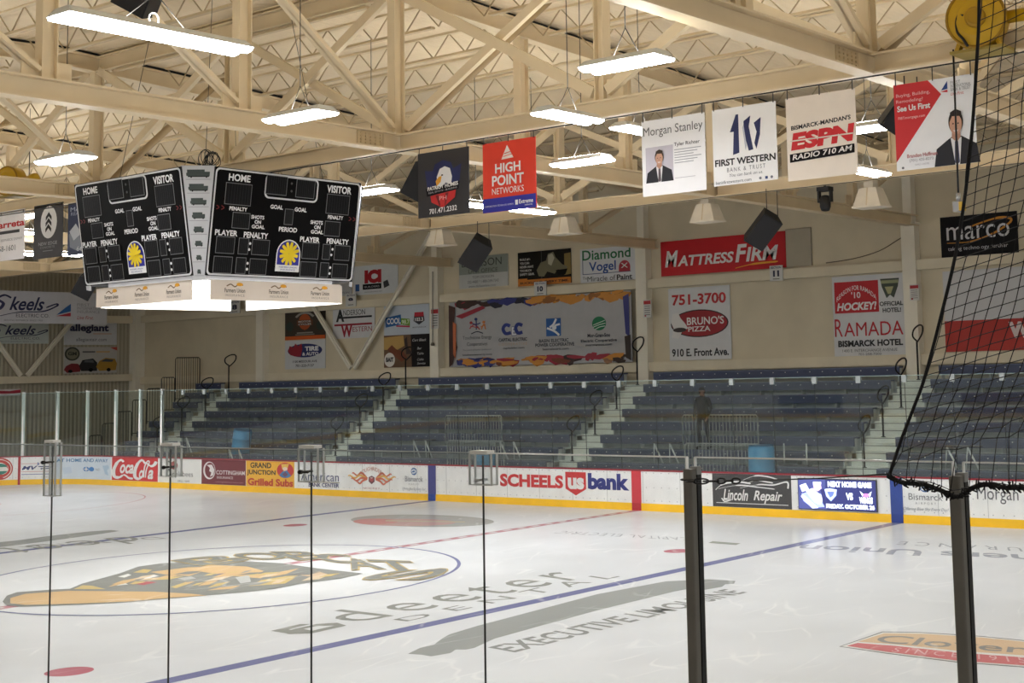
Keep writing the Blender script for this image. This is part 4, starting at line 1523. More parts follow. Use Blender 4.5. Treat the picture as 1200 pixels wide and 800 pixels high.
def face_items():
    it = []
    it.append(('p', rrect(0.4, 0.6, 99.2, 98.8, 4), LINE)); it.append(('p', rrect(1.3, 2.2, 97.4, 95.6, 3.4), SBK))
    def T(s, x0, y0, x1, y1, b=0.03):
        x, y, w, h = bxp(x0, y0, x1, y1); it.append(('t', s, x, y, w, h, TXT, {'b': b}))
    def D(x0, y0, x1, y1, sp=None):
        x, y, w, h = bxp(x0, y0, x1, y1)
        it.append(('r', x - 0.35, y - 0.6, w + 0.7, h + 1.2, (116, 118, 120))); it.append(('r', x, y, w, h, LED))
        for q in range(1, 9):
            it.append(('r', x + w * q / 9 - 0.06, y, 0.12, h, (38, 38, 40)))
    x, y, w, h = 32.5, 2.2, 36.5, 23
    it.append(('p', rrect(x, y - 0.8, w, h, 5), LINE)); it.append(('p', rrect(x + 1, y + 0.8, w - 2, h - 3.2, 4), SBK))
    D(370, 118, 474, 212); D(524, 138, 616, 228)
    it.append(('e', *H(500, 155), 0.7, 1.2, (70, 70, 72))); it.append(('e', *H(498, 195), 0.7, 1.2, (70, 70, 72)))
    T('HOME', 178, 110, 290, 148); T('VISITOR', 683, 166, 811, 205)
    D(160, 160, 290, 268); D(680, 214, 795, 312)
    T('PENALTY', 176, 280, 268, 300, 0.03); T('PENALTY', 683, 321, 763, 341, 0.03)
    for q in ((120, 282), (800, 338)):
        cx, cy = H(*q)
        for dx in (0, 3):
            it.append(('s', [(cx - 1 + dx, cy - 1.8), (cx + 0.6 + dx, cy), (cx - 1 + dx, cy + 1.8)], 0.9, (110, 26, 28), 1.75))
    T('GOAL', 388, 268, 453, 290); T('GOAL', 513, 281, 575, 303)
    D(462, 291, 502, 369); T('PERIOD', 428, 384, 523, 409)
    for s, y0 in (('SHOTS', 323), ('ON', 348), ('GOAL', 373)):
        T(s, 289 if s != 'ON' else 305, y0, 356 if s != 'ON' else 338, y0 + 20)
        T(s, 594 if s != 'ON' else 612, y0 + 25, 658 if s != 'ON' else 645, y0 + 45)
    D(191, 312, 276, 390); D(666, 354, 742, 427)
    T('PLAYER', 98, 400, 214, 430); T('PENALTY', 245, 412, 371, 443); T('PLAYER', 537, 434, 639, 462); T('PENALTY', 673, 443, 788, 471)
    for rct in ((103, 437, 194, 520), (218, 444, 265, 524), (287, 452, 372, 528), (91, 541, 183, 624), (206, 546, 253, 626), (276, 553, 360, 631),
                (548, 467, 630, 547), (651, 474, 687, 550), (713, 480, 789, 554), (538, 567, 618, 641), (641, 571, 681, 644), (703, 578, 779, 649)):
        D(*rct)
    for q in ((276, 470), (274, 502), (265, 574), (261, 605), (702, 498), (699, 528), (692, 595), (688, 626)):
        it.append(('e', *H(*q), 0.75, 1.3, TXT))
    # arched sunburst emblem
    cx = 52.2
    arch = [(cx - 8.2, 93), (cx + 8.2, 93), (cx + 8.2, 76)] + [(cx + 8.2 * math.cos(math.radians(a)), 76 - 14 * math.sin(math.radians(a))) for a in range(15, 180, 15)] + [(cx - 8.2, 76)]
    it.append(('p', arch, (236, 236, 236)))
    ar2 = [(cx - 7.5, 86.5), (cx + 7.5, 86.5), (cx + 7.5, 76)] + [(cx + 7.5 * math.cos(math.radians(a)), 76 - 12.8 * math.sin(math.radians(a))) for a in range(15, 180, 15)] + [(cx - 7.5, 76)]
    it.append(('p', ar2, (44, 44, 150)))
    for a in range(0, 360, 30):
        ca, sa = math.cos(math.radians(a + 12)), math.sin(math.radians(a + 12))
        def pt(r, off):
            return (cx + (ca * r - sa * off) * 0.575, 75.5 + (sa * r + ca * off))
        it.append(('p', [pt(0.5, -0.6), pt(7, -1.7), pt(11, -1.5), pt(11.6, 0), pt(11, 1.5), pt(7, 1.7), pt(0.5, 0.6)], (236, 206, 30)))
    it.append(('t', 'FARMERS UNION', cx - 6, 88, 12, 1.4, (60, 66, 140), {})); it.append(('t', 'INSURANCE', cx - 5, 90.4, 10, 1.4, (60, 66, 140), {}))
    return it


FI = face_items()
for nm, nx_, ny_, lb in (('right', 1, 0, 'scoreboard face turned to the right side of the picture'), ('left', 0, -1, 'scoreboard face turned to the left side of the picture'), ('a', -1, 0, None), ('b', 0, 1, None)):
    n = Vector((nx_, ny_, 0)); tdir = Vector((-ny_, nx_, 0))
    c = Vector((SCX, SCY, 0))
    tl = c + n * DT - tdir * HW + Vector((0, 0, ZT)); tr = c + n * DT + tdir * HW + Vector((0, 0, ZT))
    bl = c + n * DB - tdir * HW + Vector((0, 0, ZB)); br = c + n * DB + tdir * HW + Vector((0, 0, ZB))
    nn = (tr - tl).cross(tl - bl).normalized()
    if nn.dot(n) < 0:
        nn = -nn
    fr = flat(tl, tr - tl, bl - tl, nn)
    mb = MB()
    sheet(mb, fr, SBK, 0.16, 1, (40, 40, 42))
    if lb:
        emblem(mb, fr, FI, 0, 0.45)
    o = mb.build('score_face', sb)
    if lb:
        o['label'] = lb
# corner wedges with little truck silhouettes
GREYP = (196, 198, 202)
TRK = (66, 76, 74)
for ci, (sx, sy) in enumerate(((1, -1), (1, 1), (-1, 1), (-1, -1))):
    c = Vector((SCX, SCY, 0))
    # neighbouring face edges (inset slightly)
    pa_t = c + Vector((sx * HW, sy * DT, ZT + 0.02)); pb_t = c + Vector((sx * DT, sy * HW, ZT + 0.02))
    pa_b = c + Vector((sx * HW, sy * DB, ZB - 0.08)); pb_b = c + Vector((sx * DB, sy * HW, ZB - 0.08))
    if ci == 0:
        tl, tr, bl, br = pa_t, pb_t, pa_b, pb_b
    else:
        tl, tr, bl, br = pb_t, pa_t, pb_b, pa_b
    nn = Vector((sx, sy, 0)).normalized()
    def wf(x, y, layer=0, tl=tl, tr=tr, bl=bl, br=br, nn=nn):
        a = tl.lerp(bl, y / 100); b = tr.lerp(br, y / 100)
        return a.lerp(b, x / 100) - nn * 0.02 + nn * 0.002 * layer
    mb = MB()
    sheet(mb, wf, GREYP, 0.05, 1)
    if ci == 0:
        its = []
        for q in range(8):
            y = 7.5 + q * 12.2
            w = 72 - q * 6.4; h = 5.6 - q * 0.36
            x = 50 - w / 2
            its += [('r', x + 3, y - h * 0.7, w * 0.72, h, TRK), ('r', x + w * 0.72, y - h * 0.35, w * 0.26, h * 0.7, TRK), ('r', x, y - h * 0.2, w * 0.1, h * 0.5, TRK), ('r', x + 4, y + h * .3, w * 0.9, h * 0.18, (40, 46, 44)),
                    ('e', x + w * .2, y + h * .5, 2.2, 0.7, (30, 32, 32)), ('e', x + w * .85, y + h * .5, 2.2, 0.7, (30, 32, 32)), ('r', 12, y + h * 0.5 + 1.6, 76, 0.5, (150, 152, 158))]
        emblem(mb, wf, its)
    o = mb.build('corner_panel', sb)
    if ci == 0:
        o['label'] = 'grey corner panel with a column of small dark truck silhouettes'
# skirt with insurer's name, white lit underside
SK = (226, 214, 200)
zs0, zs1 = ZB - 0.42, ZB - 0.06
ds = 1.70
for nx_, ny_, lb in ((1, 0, 'beige lower skirt of the right face'), (0, -1, 'beige lower skirt of the left face'), (-1, 0, None), (0, 1, None)):
    n = Vector((nx_, ny_, 0)); tdir = Vector((-ny_, nx_, 0)); c = Vector((SCX, SCY, 0))
    tl = c + n * (ds + 0.05) - tdir * (ds - 0.2) + Vector((0, 0, zs1)); tr = c + n * (ds + 0.05) + tdir * (ds - 0.2) + Vector((0, 0, zs1))
    fr = flat(tl, tr - tl, (0, 0, zs0 - zs1), n)
    mb = MB()
    sheet(mb, fr, SK, 0.03, 1)
    q_ = [fr(0, 100, -14), fr(100, 100, -14), fr(100, 0, -14), fr(0, 0, -14)]
    mb.poly(q_[::-1], WHITE)
    if lb:
        its = []
        for cx in (17, 50, 83):
            its += [('s', [(cx - 6, 30), (cx - 3, 20), (cx, 32), (cx + 3, 18), (cx + 6, 24)], 6, (120, 96, 70), 9.0), ('p', arc(cx + 3.5, 20, 2.4, 9), (224, 160, 40)),
                    ('t', 'Farmers Union', cx - 7.5, 40, 15, 22, (96, 86, 76), {'b': 0.02}), ('t', 'INSURANCE', cx - 7, 70, 14, 12, (130, 120, 110), {'sp': 1.4})]
        emblem(mb, fr, its)
    o = mb.build('skirt', sb)
    if lb:
        o['label'] = lb
LITW = M((255, 252, 246), 0.4, 0, 0.0, emit=9.0)
mb = MB(); mb.box((SCX - ds + 0.1, SCY - ds + 0.1, zs1 - 0.03), (SCX + ds - 0.1, SCY + ds - 0.1, zs1 - 0.01), LITW); mb.build('light_panel', sb, label='glowing white panel under the scoreboard')
mb = MB()
mb.box((SCX - 1.5, SCY - 1.5, zs1), (SCX + 1.5, SCY + 1.5, ZT - 0.05), M((120, 120, 122), 0.5)); mb.build('core', sb)
for sx, sy in ((-1, -1), (1, -1), (1, 1), (-1, 1)):
    mb = MB(); mb.tube([(SCX + sx * 1.4, SCY + sy * 1.4, ZT - 0.06), (SCX + sx * 0.9, SCY + sy * 0.9, 11.2)], 0.006, DARK, 5)
    mb.build('hanging_cable', sb)
# cable coil on top of the corner
co = on((241, 186), 1, -14.9)
mb = MB()
for q in range(9):
    r = 0.17 - 0.012 * (q % 4)
    mb.tube([(co.x + 0.012 * (q % 3) + r * math.cos(a) * (0.7 + 0.05 * q), co.y + 0.02 * q + r * 0.4 * math.cos(a + q), co.z + r * math.sin(a) * (1 - 0.03 * q)) for a in [2 * math.pi * i / 14 for i in range(14)]], 0.007, BLACK, 5, closed=True)
mb.tube([(co.x, co.y + 0.05, co.z - 0.15), (co.x, co.y + 0.1, ZT - 0.02)], 0.02, BLACK, 5)
mb.build('cable_coil', None, **tags('coil of black cable on top of the scoreboard corner', 'cable'))

# ================================================================== HANGING BANNERS
YBN = YC - 0.02
mb = MB(); mb.tube([(-38, YC - 0.13, ZC - 0.03), (24, YC - 0.13, ZC - 0.03)], 0.012, DARK, 5)
mb.build('banner_wire', None, **tags('long thin wire under the nearer girder truss from which sponsor banners hang', 'wire'))


def banner(label, tl, tr, br, bl, bg, items):
    if min(bg) > 200:
        bg = tuple(min(252, int(q * 1.08)) for q in bg)
    y = YC - 0.13
    a, b, c, d = (on(p, 1, y) for p in (tl, tr, br, bl))
    xl, xr = (a.x + d.x) / 2, (b.x + c.x) / 2
    zt, zb = (a.z + b.z) / 2, (c.z + d.z) / 2
    fr0 = flat((xl, y, zt), (xr - xl, 0, 0), (0, 0, zb - zt), (0, -1, 0))
    def fr(x, yy, layer=0):      # slight outward belly of the cloth
        return fr0(x, yy, layer)
    t = thing('hanging_banner', label, 'banner', ((xl + xr) / 2, y, zb), 'sponsor banners hanging from the girder truss')
    mb = MB(); sheet(mb, fr, bg, 0.012); emblem(mb, fr, items, 0, 0.6); mb.build('cloth', t)
    mb = MB()
    for x in (3, 50, 97):
        p = fr(x, 1.5, 1)
        mb.tube([p + Vector((0, -0.004, 0)), Vector((p.x, p.y, ZC - 0.02))], 0.008, DARK, 5)
    mb.build('tie', t)


SKIN, SUIT = (206, 160, 136), (34, 34, 42)


def portrait(x, y, w, h, suit=SUIT, tie=(96, 84, 90), hair=(52, 38, 30)):
    P = lambda a, b: (x + w * a / 100, y + h * b / 100)
    return [('p', [P(0, 100), P(6, 70), P(28, 58), P(40, 52), P(62, 52), P(74, 58), P(94, 68), P(100, 100)], suit), ('p', [P(38, 54), P(62, 54), P(56, 100), P(46, 100)], (236, 236, 238)),
            ('p', [P(47, 60), P(54, 60), P(56, 96), P(50, 100), P(45, 96)], tie), ('p', [P(42, 40), P(60, 40), P(60, 54), P(51, 62), P(41, 54)], (190, 144, 122)),
            ('e', *P(51, 27), w * .16, h * .2, hair), ('e', *P(51, 31), w * .135, h * .18, SKIN), ('p', [P(37, 28), P(40, 10), P(52, 5), P(64, 10), P(66, 28), P(60, 18), P(44, 17)], hair),
            ('e', *P(45.5, 30), w * .018, h * .012, (40, 30, 30)), ('e', *P(56.5, 30), w * .018, h * .012, (40, 30, 30)), ('p', [P(50, 30), P(53, 37), P(49, 37)], (182, 132, 112)),
            ('p', [P(45, 41), P(57, 41), P(54, 44.5), P(48, 44.5)], (230, 214, 206))]


banner('black banner with white eagle shield emblem and phone number', (489, 180), (549, 172), (550, 247), (491, 258), (48, 47, 50),
       [('p', [(14, 28), (30, 30), (34, 20), (50, 15), (66, 20), (70, 30), (86, 24), (80, 62), (20, 64)], (34, 42, 90)), ('p', [(16, 56), (82, 50), (80, 62), (18, 68)], (30, 30, 34)),
        ('p', [(38, 40), (44, 28), (54, 25), (64, 29), (68, 42), (66, 54), (56, 50), (46, 56), (40, 54)], (232, 232, 234)), ('p', [(42, 40), (48, 39), (46, 48), (38, 54), (36, 46)], (222, 160, 50)), ('e', 49, 38, 2, 1.2, (40, 40, 40)),
        ('t', 'PATRIOT HOMES', 20, 54, 60, 6, (236, 236, 236), {'b': 0.03, 'curve': lambda u: -4 * u}), ('t', 'REAL ESTATE - BUILDING', 22, 62, 56, 2.6, (190, 190, 194), {'curve': lambda u: -4 * u}),
        ('p', [(26, 68), (76, 63), (74, 74), (50, 88), (28, 78)], (196, 44, 46)), ('p', [(36, 68), (42, 67.5), (46, 84), (44, 85)], (120, 34, 38)), ('p', [(56, 66), (62, 65.5), (56, 84), (54, 85)], (120, 34, 38)), ('t', 'PH', 44, 70, 14, 6, (232, 170, 165), {}),
        ('t', '701.471.2332', 24, 88, 54, 8, (236, 236, 236), {'b': 0.02, 'curve': lambda u: -2 * u})])
banner('red banner with white triangle, white capitals and blue bottom strip', (565, 168), (627, 161), (629, 243), (567, 250), (222, 62, 42),
       [('p', [(36, 26), (59, 25), (47, 6)], (236, 230, 226)), ('s', [(40, 22), (57, 20)], 1, (222, 62, 42)), ('s', [(42, 18), (54, 16)], 1, (222, 62, 42)), ('t', 'HIGH', 24, 31, 48, 14, WH, {'b': 0.025}), ('t', 'POINT', 18, 48, 60, 15, WH, {'b': 0.025}), ('t', 'NETWORKS', 18, 66, 60, 9, WH, {}),
        ('r', 0, 80, 100, 20, (44, 46, 150)), ('t', 'COMMUNICATION TECHNOLOGY EXPERTS', 3, 90, 56, 2.4, (214, 214, 236), {}), ('r', 62, 86, 5, 7, WH), ('t', 'Extreme', 69, 86, 26, 6, WH, {'b': 0.02}), ('t', 'networks', 80, 93, 14, 2.6, WH, {})])
banner('white banner with large grey lettering and a man in a suit at left', (752, 141), (826, 133), (827, 222), (753, 231), (232, 232, 236),
       [('t', 'Morgan Stanley', 3, 9, 94, 15, (96, 98, 104), {}), ('r', 6, 36, 44, 47, (206, 202, 214))] + portrait(6, 38, 44, 45) +
       [('t', 'Tyler Richter', 52, 34, 40, 6, (60, 60, 66), {'b': 0.01})] + [('r', 52, 43 + 3.4 * q, 42 - 6 * (q % 3), 1.1, (176, 178, 186)) for q in range(6)] + [('r', 52, 80, 32, 0.8, (200, 200, 206))])
banner('white banner with dark blue angular number emblem over black bank lettering', (836, 127), (911, 120), (909, 210), (835, 219), (236, 237, 240),
       [('p', [(28, 32), (38, 10), (42, 10), (42, 60), (32, 62), (34, 32)], (36, 44, 92)), ('p', [(50, 20), (61, 14), (58, 28), (64, 58), (57, 59), (50, 36)], (36, 44, 92)), ('p', [(66, 24), (77, 18), (75, 40), (69, 58), (66, 50), (70, 36)], (36, 44, 92)), ('p', [(48, 28), (50, 24), (54, 52), (52, 58)], (196, 200, 212)),
        ('t', 'FIRST WESTERN', 3, 66, 95, 9, (40, 40, 46), {'b': 0.03}), ('t', 'BANK & TRUST', 22, 78, 60, 5.5, (130, 132, 138), {'sp': 1.4}), ('t', 'You can bank on us.', 26, 86, 52, 4, (120, 122, 130), {'i': 0.3}),
        ('t', 'bankfirstwestern.com', 4, 94, 56, 4, (90, 92, 100), {}), ('e', 74, 96, 2, 1.8, (120, 124, 134)), ('r', 81, 94.2, 4, 3.6, (50, 66, 120)), ('e', 91, 96, 2, 1.8, (120, 124, 134))])
banner('cream banner with red block letters over a black strip with white radio lettering', (921, 113), (1002, 106), (1005, 204), (923, 212), (226, 216, 204),
       [('t', "BISMARCK-MANDAN'S", 7, 34, 86, 5.5, (40, 38, 40), {'b': 0.03, 'curve': lambda u: -4 * u}), ('t', 'ESPN', 6, 43, 92, 21, (206, 38, 46), {'b': 0.06, 'i': 0.12, 'curve': lambda u: -3 * u}), ('r', 5, 51.5, 93, 1.6, (226, 216, 204)),
        ('p', [(4, 68), (97, 64.5), (97, 75), (4, 78)], (30, 28, 30)), ('t', 'RADIO 710 AM', 8, 69, 86, 6.5, (238, 234, 230), {'b': 0.02, 'i': 0.15, 'curve': lambda u: -3.2 * u})])
banner('red and white banner with a smiling man in a dark suit at its lower right', (1048, 98), (1142, 88), (1144, 191), (1050, 200), (228, 230, 235),
       [('p', [(0, 0), (44, 0), (60, 18), (0, 90)], (206, 48, 54)), ('t', 'Buying, Building,', 3, 11, 43, 5, (240, 196, 196), {}), ('t', 'Remodeling?', 3, 18, 34, 5, (240, 196, 196), {}), ('t', 'See Us First', 4, 25, 42, 7, WH, {'b': 0.03}), ('t', 'FIBTmortgage.com', 5, 38, 34, 4, (240, 206, 206), {}),
        ('p', [(60, 14), (68, 4), (68, 13)], (44, 76, 150)), ('p', [(59, 15.5), (68, 14), (68, 17)], (200, 60, 70)), ('t', 'FIRST', 72, 5, 12, 3.6, (150, 152, 160), {}), ('t', 'INTERNATIONAL', 72, 9, 25, 3.6, (150, 152, 160), {}), ('t', 'BANK & TRUST', 72, 13, 24, 3.6, (150, 152, 160), {}), ('t', 'Live First.', 72, 18, 16, 3.4, (206, 70, 76), {'i': .3})] +
       portrait(48, 34, 56, 66, (30, 31, 40), (70, 74, 104), (40, 32, 28)) + [('t', 'Brandon Huffman', 14, 82, 38, 4.4, (190, 120, 126), {'b': 0.02}), ('t', '(701) 425-8273', 17, 88, 30, 4, (150, 152, 160), {}), ('t', 'NMLS 640782', 24, 94, 18, 2, (180, 182, 190), {}), ('e', 8, 97, 1.6, 1.4, (110, 112, 120))])
banner('white banner with red and dark lettering at the left edge', (-26, 251), (29, 246), (28, 303), (-26, 309), (228, 226, 228),
       [('t', 'La Carreta', 4, 20, 96, 14, (196, 44, 48), {'b': 0.03}), ('r', 46, 40, 44, 6, (70, 70, 74)), ('t', '1010 E BISMARCK EXPWY', 36, 56, 60, 5, (150, 150, 156), {}), ('t', '701-258-1601', 20, 70, 62, 11, (100, 102, 110), {})])
banner('dark grey banner with white oval holding black arrow chevrons', (39, 242), (73, 236), (74, 300), (40, 304), (66, 66, 70),
       [('e', 52, 34, 28, 30, (232, 232, 232))] + [('p', [(42, 24 + q * 11), (52, 15 + q * 11), (62, 24 + q * 11), (62, 31 + q * 11), (52, 23 + q * 11), (42, 31 + q * 11)], (40, 40, 42)) for q in range(3)] +
       [('t', 'NEW EDGE', 18, 70, 64, 6, (170, 172, 178), {}), ('t', 'CONCRETE', 24, 78, 50, 4, (140, 142, 148), {}), ('r', 34, 86, 34, 1.4, (130, 132, 138))])
banner('blue and grey banner half hidden behind the left scoreboard face', (79, 239), (116, 233), (117, 295), (80, 300), (52, 62, 92),
       [('p', [(4, 60), (20, 44), (40, 52), (70, 40), (96, 60), (96, 88), (30, 92), (8, 84)], (128, 136, 148)), ('p', [(6, 54), (26, 40), (44, 60), (20, 72)], (190, 196, 204)), ('t', 'MARK', 8, 8, 60, 8, (190, 200, 220), {}), ('t', 'REALTY', 10, 18, 50, 6, (170, 180, 204), {}), ('t', '667', 30, 84, 30, 9, (214, 216, 222), {})])

# ================================================================== WALL SIGNS
def wsign(label, tl, tr, br, bl, bg, items, cat='poster', name='wall_poster', y=YW - 0.05, edge=None):
    if y is None:
        y = YW - 0.05
    return sign(name, label, cat, wall_frame(tl, tr, br, bl, y), bg, items, None, 0.03, edge=edge)


wsign('white poster with a big red letter shield emblem, right of the scoreboard', (414, 313), (466, 307), (466, 342), (414, 347), (214, 218, 222),
      [('t', 'ICI', 26, 16, 38, 46, (176, 30, 44), {'b': 0.08}), ('r', 22, 64, 42, 18, (32, 32, 36)), ('t', 'BUILDERS', 26, 70, 34, 7, (190, 190, 194), {}), ('r', 5, 62, 9, 24, (40, 84, 150)), ('p', [(68, 60), (78, 54), (82, 74), (70, 82)], (60, 62, 70)), ('t', 'www.icibuilders.com', 26, 88, 40, 5, (140, 144, 150), {})])
wsign('sliver of a white poster showing from behind the lower right scoreboard corner', (398, 323), (412, 322), (412, 346), (398, 347), (190, 192, 194), [('t', 'TON', 20, 80, 60, 10, (90, 96, 110), {})])
wsign('brown poster with an orange shield emblem and an orange bottom strip', (334, 363), (381, 361), (381, 397), (334, 398), (64, 54, 44),
      [('r', 0, 88, 100, 12, (206, 92, 34)), ('e', 12, 56, 9, 16, (50, 60, 54)), ('e', 88, 56, 9, 16, (50, 60, 54)), ('p', arc(50, 42, 15, 26), (178, 84, 40)), ('p', [(30, 36), (70, 36), (70, 54), (30, 54)], (96, 60, 40)), ('t', 'MOTOR', 34, 38, 32, 6, (200, 196, 190), {'b': 0.02}), ('t', 'CYCLES', 34, 47, 32, 6, (200, 196, 190), {'b': 0.02}),
       ('p', [(40, 56), (60, 56), (50, 70)], (178, 84, 40)), ('s', [(28, 26), (38, 16), (50, 13), (62, 16), (72, 26)], 6, (160, 156, 148)), ('r', 30, 76, 40, 4, (150, 144, 134)), ('r', 26, 82, 48, 4, (130, 126, 116))])
wsign('white poster with red and blue oval tyre emblem', (334, 399), (381, 398), (381, 431), (334, 433), (206, 208, 210),
      [('p', arc(50, 36, 43, 24), (40, 48, 100)), ('p', [(8, 36), (12, 18), (22, 24), (26, 10), (34, 20), (42, 10), (44, 30), (40, 56), (26, 56), (14, 50)], (150, 34, 52)), ('t', 'TIRE', 50, 22, 34, 16, WH, {'b': 0.05}), ('t', '& AUTO', 44, 42, 40, 12, WH, {'b': 0.03}), ('t', '1100 MISSOURI AVE', 20, 70, 60, 8, (60, 62, 70), {'b': 0.02}), ('t', '701-223-7137', 27, 84, 46, 9, (60, 62, 70), {'b': 0.02})])
wsign('white poster with large black initial and large red initial lettering', (390, 361), (439, 358), (439, 394), (390, 398), (212, 212, 214),
      [('t', 'A', 8, 6, 20, 40, (36, 36, 40), {'b': 0.05}), ('t', 'NDERSON', 26, 9, 52, 17, (40, 40, 44), {}), ('r', 20, 30, 74, 6, (36, 36, 40)), ('r', 4, 53, 90, 6, (150, 36, 52)), ('t', 'W', 20, 56, 28, 40, (150, 36, 52), {'b': 0.04}), ('t', 'ESTERN', 48, 64, 46, 16, (150, 60, 70), {})])
wsign('white poster with blue slanted box lettering and a red shield', (450, 357), (503, 354), (503, 391), (450, 393), (196, 204, 214),
      [('p', [(3, 42), (38, 34), (39, 66), (4, 74)], (44, 100, 166)), ('t', 'COOL', 6, 44, 32, 20, WH, {'b': 0.03}), ('p', [(38, 46), (58, 50), (58, 72), (38, 66)], (116, 160, 60)), ('t', '98.7', 40, 52, 17, 14, (230, 240, 214), {'b': 0.02}), ('p', [(28, 68), (58, 72), (58, 77), (28, 73)], (190, 50, 80)),
       ('p', [(68, 34), (88, 34), (90, 58), (78, 70), (66, 58)], (54, 54, 64)), ('p', [(68, 30), (88, 30), (88, 44), (68, 44)], (190, 44, 60)), ('t', '103.3', 69, 47, 18, 12, WH, {'b': 0.03}), ('t', 'BISMARCK', 64, 76, 30, 4, (70, 72, 80), {})])
wsign('dark sunset poster with white script lines and a round white badge', (450, 393), (503, 391), (503, 429), (450, 431), (38, 36, 38),
      [('p', [(0, 0), (60, 0), (62, 100), (0, 100)], (112, 84, 62)), ('p', [(0, 6), (44, 2), (46, 34), (30, 46), (0, 44)], (196, 158, 92)), ('p', [(8, 44), (18, 30), (28, 44), (44, 52), (52, 70), (40, 84), (20, 60)], (120, 66, 44)), ('p', [(46, 14), (52, 6), (54, 40), (66, 60), (50, 60)], (60, 46, 42)),
       ('e', 13, 76, 12, 22, (224, 220, 214)), ('t', 'BAIT', 5, 68, 17, 14, (40, 38, 38), {'b': 0.05}), ('t', 'Curt Black', 64, 14, 30, 8, (220, 220, 220), {'i': .3}), ('t', 'Bar', 74, 40, 10, 7, (210, 210, 210), {'i': .3}), ('t', 'Table', 74, 56, 14, 7, (210, 210, 210), {'i': .3}), ('t', 'Cable', 74, 74, 14, 7, (210, 210, 210), {'i': .3}), ('t', 'Service', 74, 86, 18, 7, (210, 210, 210), {'i': .3})])
wsign('grey and white law office poster behind the hanging loudspeaker', (538, 302), (595, 297), (595, 335), (538, 338), (196, 198, 196),
      [('r', 0, 0, 100, 56, (142, 150, 142)), ('t', 'DICKSON', 6, 8, 82, 24, (60, 62, 60), {}), ('t', 'LAW OFFICE', 20, 40, 60, 13, (70, 72, 70), {}), ('t', 'TOM DICKSON', 28, 62, 44, 8, (96, 98, 98), {}), ('t', '222-4400 * 1-800-249-7243', 18, 76, 64, 9, (96, 98, 98), {}), ('t', 'www.dicksonlaw.com', 20, 91, 56, 7, (120, 122, 122), {})])
wsign('black poster with crouching figure, white text and orange bottom strip', (607, 296), (669, 291), (669, 331), (607, 336), (36, 34, 32),
      [('r', 45, 0, 0.7, 100, (90, 90, 88)), ('p', [(88, 14), (100, 12), (100, 74), (88, 76)], (140, 120, 70)), ('p', [(36, 56), (44, 34), (54, 30), (58, 10), (68, 6), (72, 22), (84, 44), (94, 52), (90, 66), (76, 58), (70, 70), (56, 62), (50, 76), (40, 74)], (120, 116, 92)), ('p', [(58, 14), (66, 10), (70, 24), (64, 46), (58, 40)], (186, 184, 160)),
       ('p', [(72, 60), (94, 58), (90, 74), (76, 76)], (20, 20, 20)), ('r', 0, 82, 100, 18, (206, 126, 44)), ('r', 0, 78, 18, 6, (206, 126, 44))] +
      [('t', s, 4, 18 + q * 11, w, 7, (214, 212, 206), {'b': 0.02}) for q, (s, w) in enumerate((('RULE #1:', 20), ('YOU CAN', 18), ('NEVER HAVE', 26), ('TOO MUCH', 22), ('SAFETY GEAR.', 28)))] + [('t', 'BUCKLE UP, EVERY TIME.', 4, 88, 92, 8, (40, 30, 20), {'b': 0.03})])
wsign('white poster with green and blue paint-shop lettering', (680, 290), (746, 289), (746, 327), (680, 332), (218, 220, 224),
      [('r', 4, 32, 1.2, 42, (44, 62, 110)), ('r', 4, 74, 86, 1.8, (44, 62, 110)), ('t', 'Diamond', 4, 4, 86, 30, (30, 106, 66), {'b': 0.015}), ('t', 'Vogel', 16, 40, 48, 36, (36, 76, 150), {'b': 0.015}), ('p', arc(79, 62, 10, 20, 0, 180) + [(69, 66), (89, 66)], (178, 52, 66)), ('r', 69, 62, 20, 12, (178, 52, 66)), ('s', [(74, 50), (84, 64)], 2, WH), ('s', [(84, 50), (74, 64)], 2, WH),
       ('t', 'The', 4, 82, 8, 8, (60, 62, 66), {}), ('t', 'Miracle of', 13, 82, 50, 15, (60, 62, 66), {}), ('t', 'Paint', 65, 82, 27, 16, (50, 52, 56), {'b': 0.03})])
# big mural banner
OR, RDM, BLM = (206, 140, 58), (158, 46, 62), (56, 60, 126)
random.seed(3)
def brush(y0, y1, cols, n, wob):
    out = []
    for q in range(n):
        x = random.uniform(0, 95); w = random.uniform(3, 11); y = random.uniform(y0, y1); h = random.uniform(3, wob); s = random.uniform(-4, 4)
        c = random.choice(cols(x))
        out.append(('p', [(x, y), (min(100, x + w * .4), y - h * .3 + s * .3), (min(100, x + w), y + s), (min(100, x + w * .9), y + h * .5 + s), (min(100, x + w * .4), y + h + s * .5), (max(0, x + w * .05), y + h * .6)], c))
    return out
top_cols = lambda x: [(60, 40, 34), RDM, (40, 34, 34)] if x < 22 else ([BLM, (34, 34, 50)] if x < 44 else [OR, (150, 96, 44), OR])
bot_cols = lambda x: [BLM, (44, 46, 100), OR] if x < 26 else ([OR, RDM, (120, 60, 40)] if x < 60 else ([RDM, RDM, (60, 40, 40)] if x < 82 else [(60, 44, 34), (150, 110, 80), OR]))
mur = [('p', [(0, 0), (100, 0), (100, 100), (0, 100)], (176, 176, 178))] + brush(0, 5, top_cols, 70, 10) + brush(88, 95, bot_cols, 70, 10)
mur += [('p', [(0, 4), (4, 8), (3, 40), (5, 70), (2, 96), (0, 100)], (70, 44, 38)), ('p', [(2.5, 30), (4.5, 34), (4, 88), (2.5, 80)], (196, 110, 70)), ('p', [(96, 8), (99, 4), (99, 66), (97, 60)], BLM), ('p', [(96.5, 64), (99.5, 62), (99.5, 98), (97, 94)], (56, 44, 36)), ('p', [(4, 22), (20, 8), (22, 12), (8, 26)], RDM)]
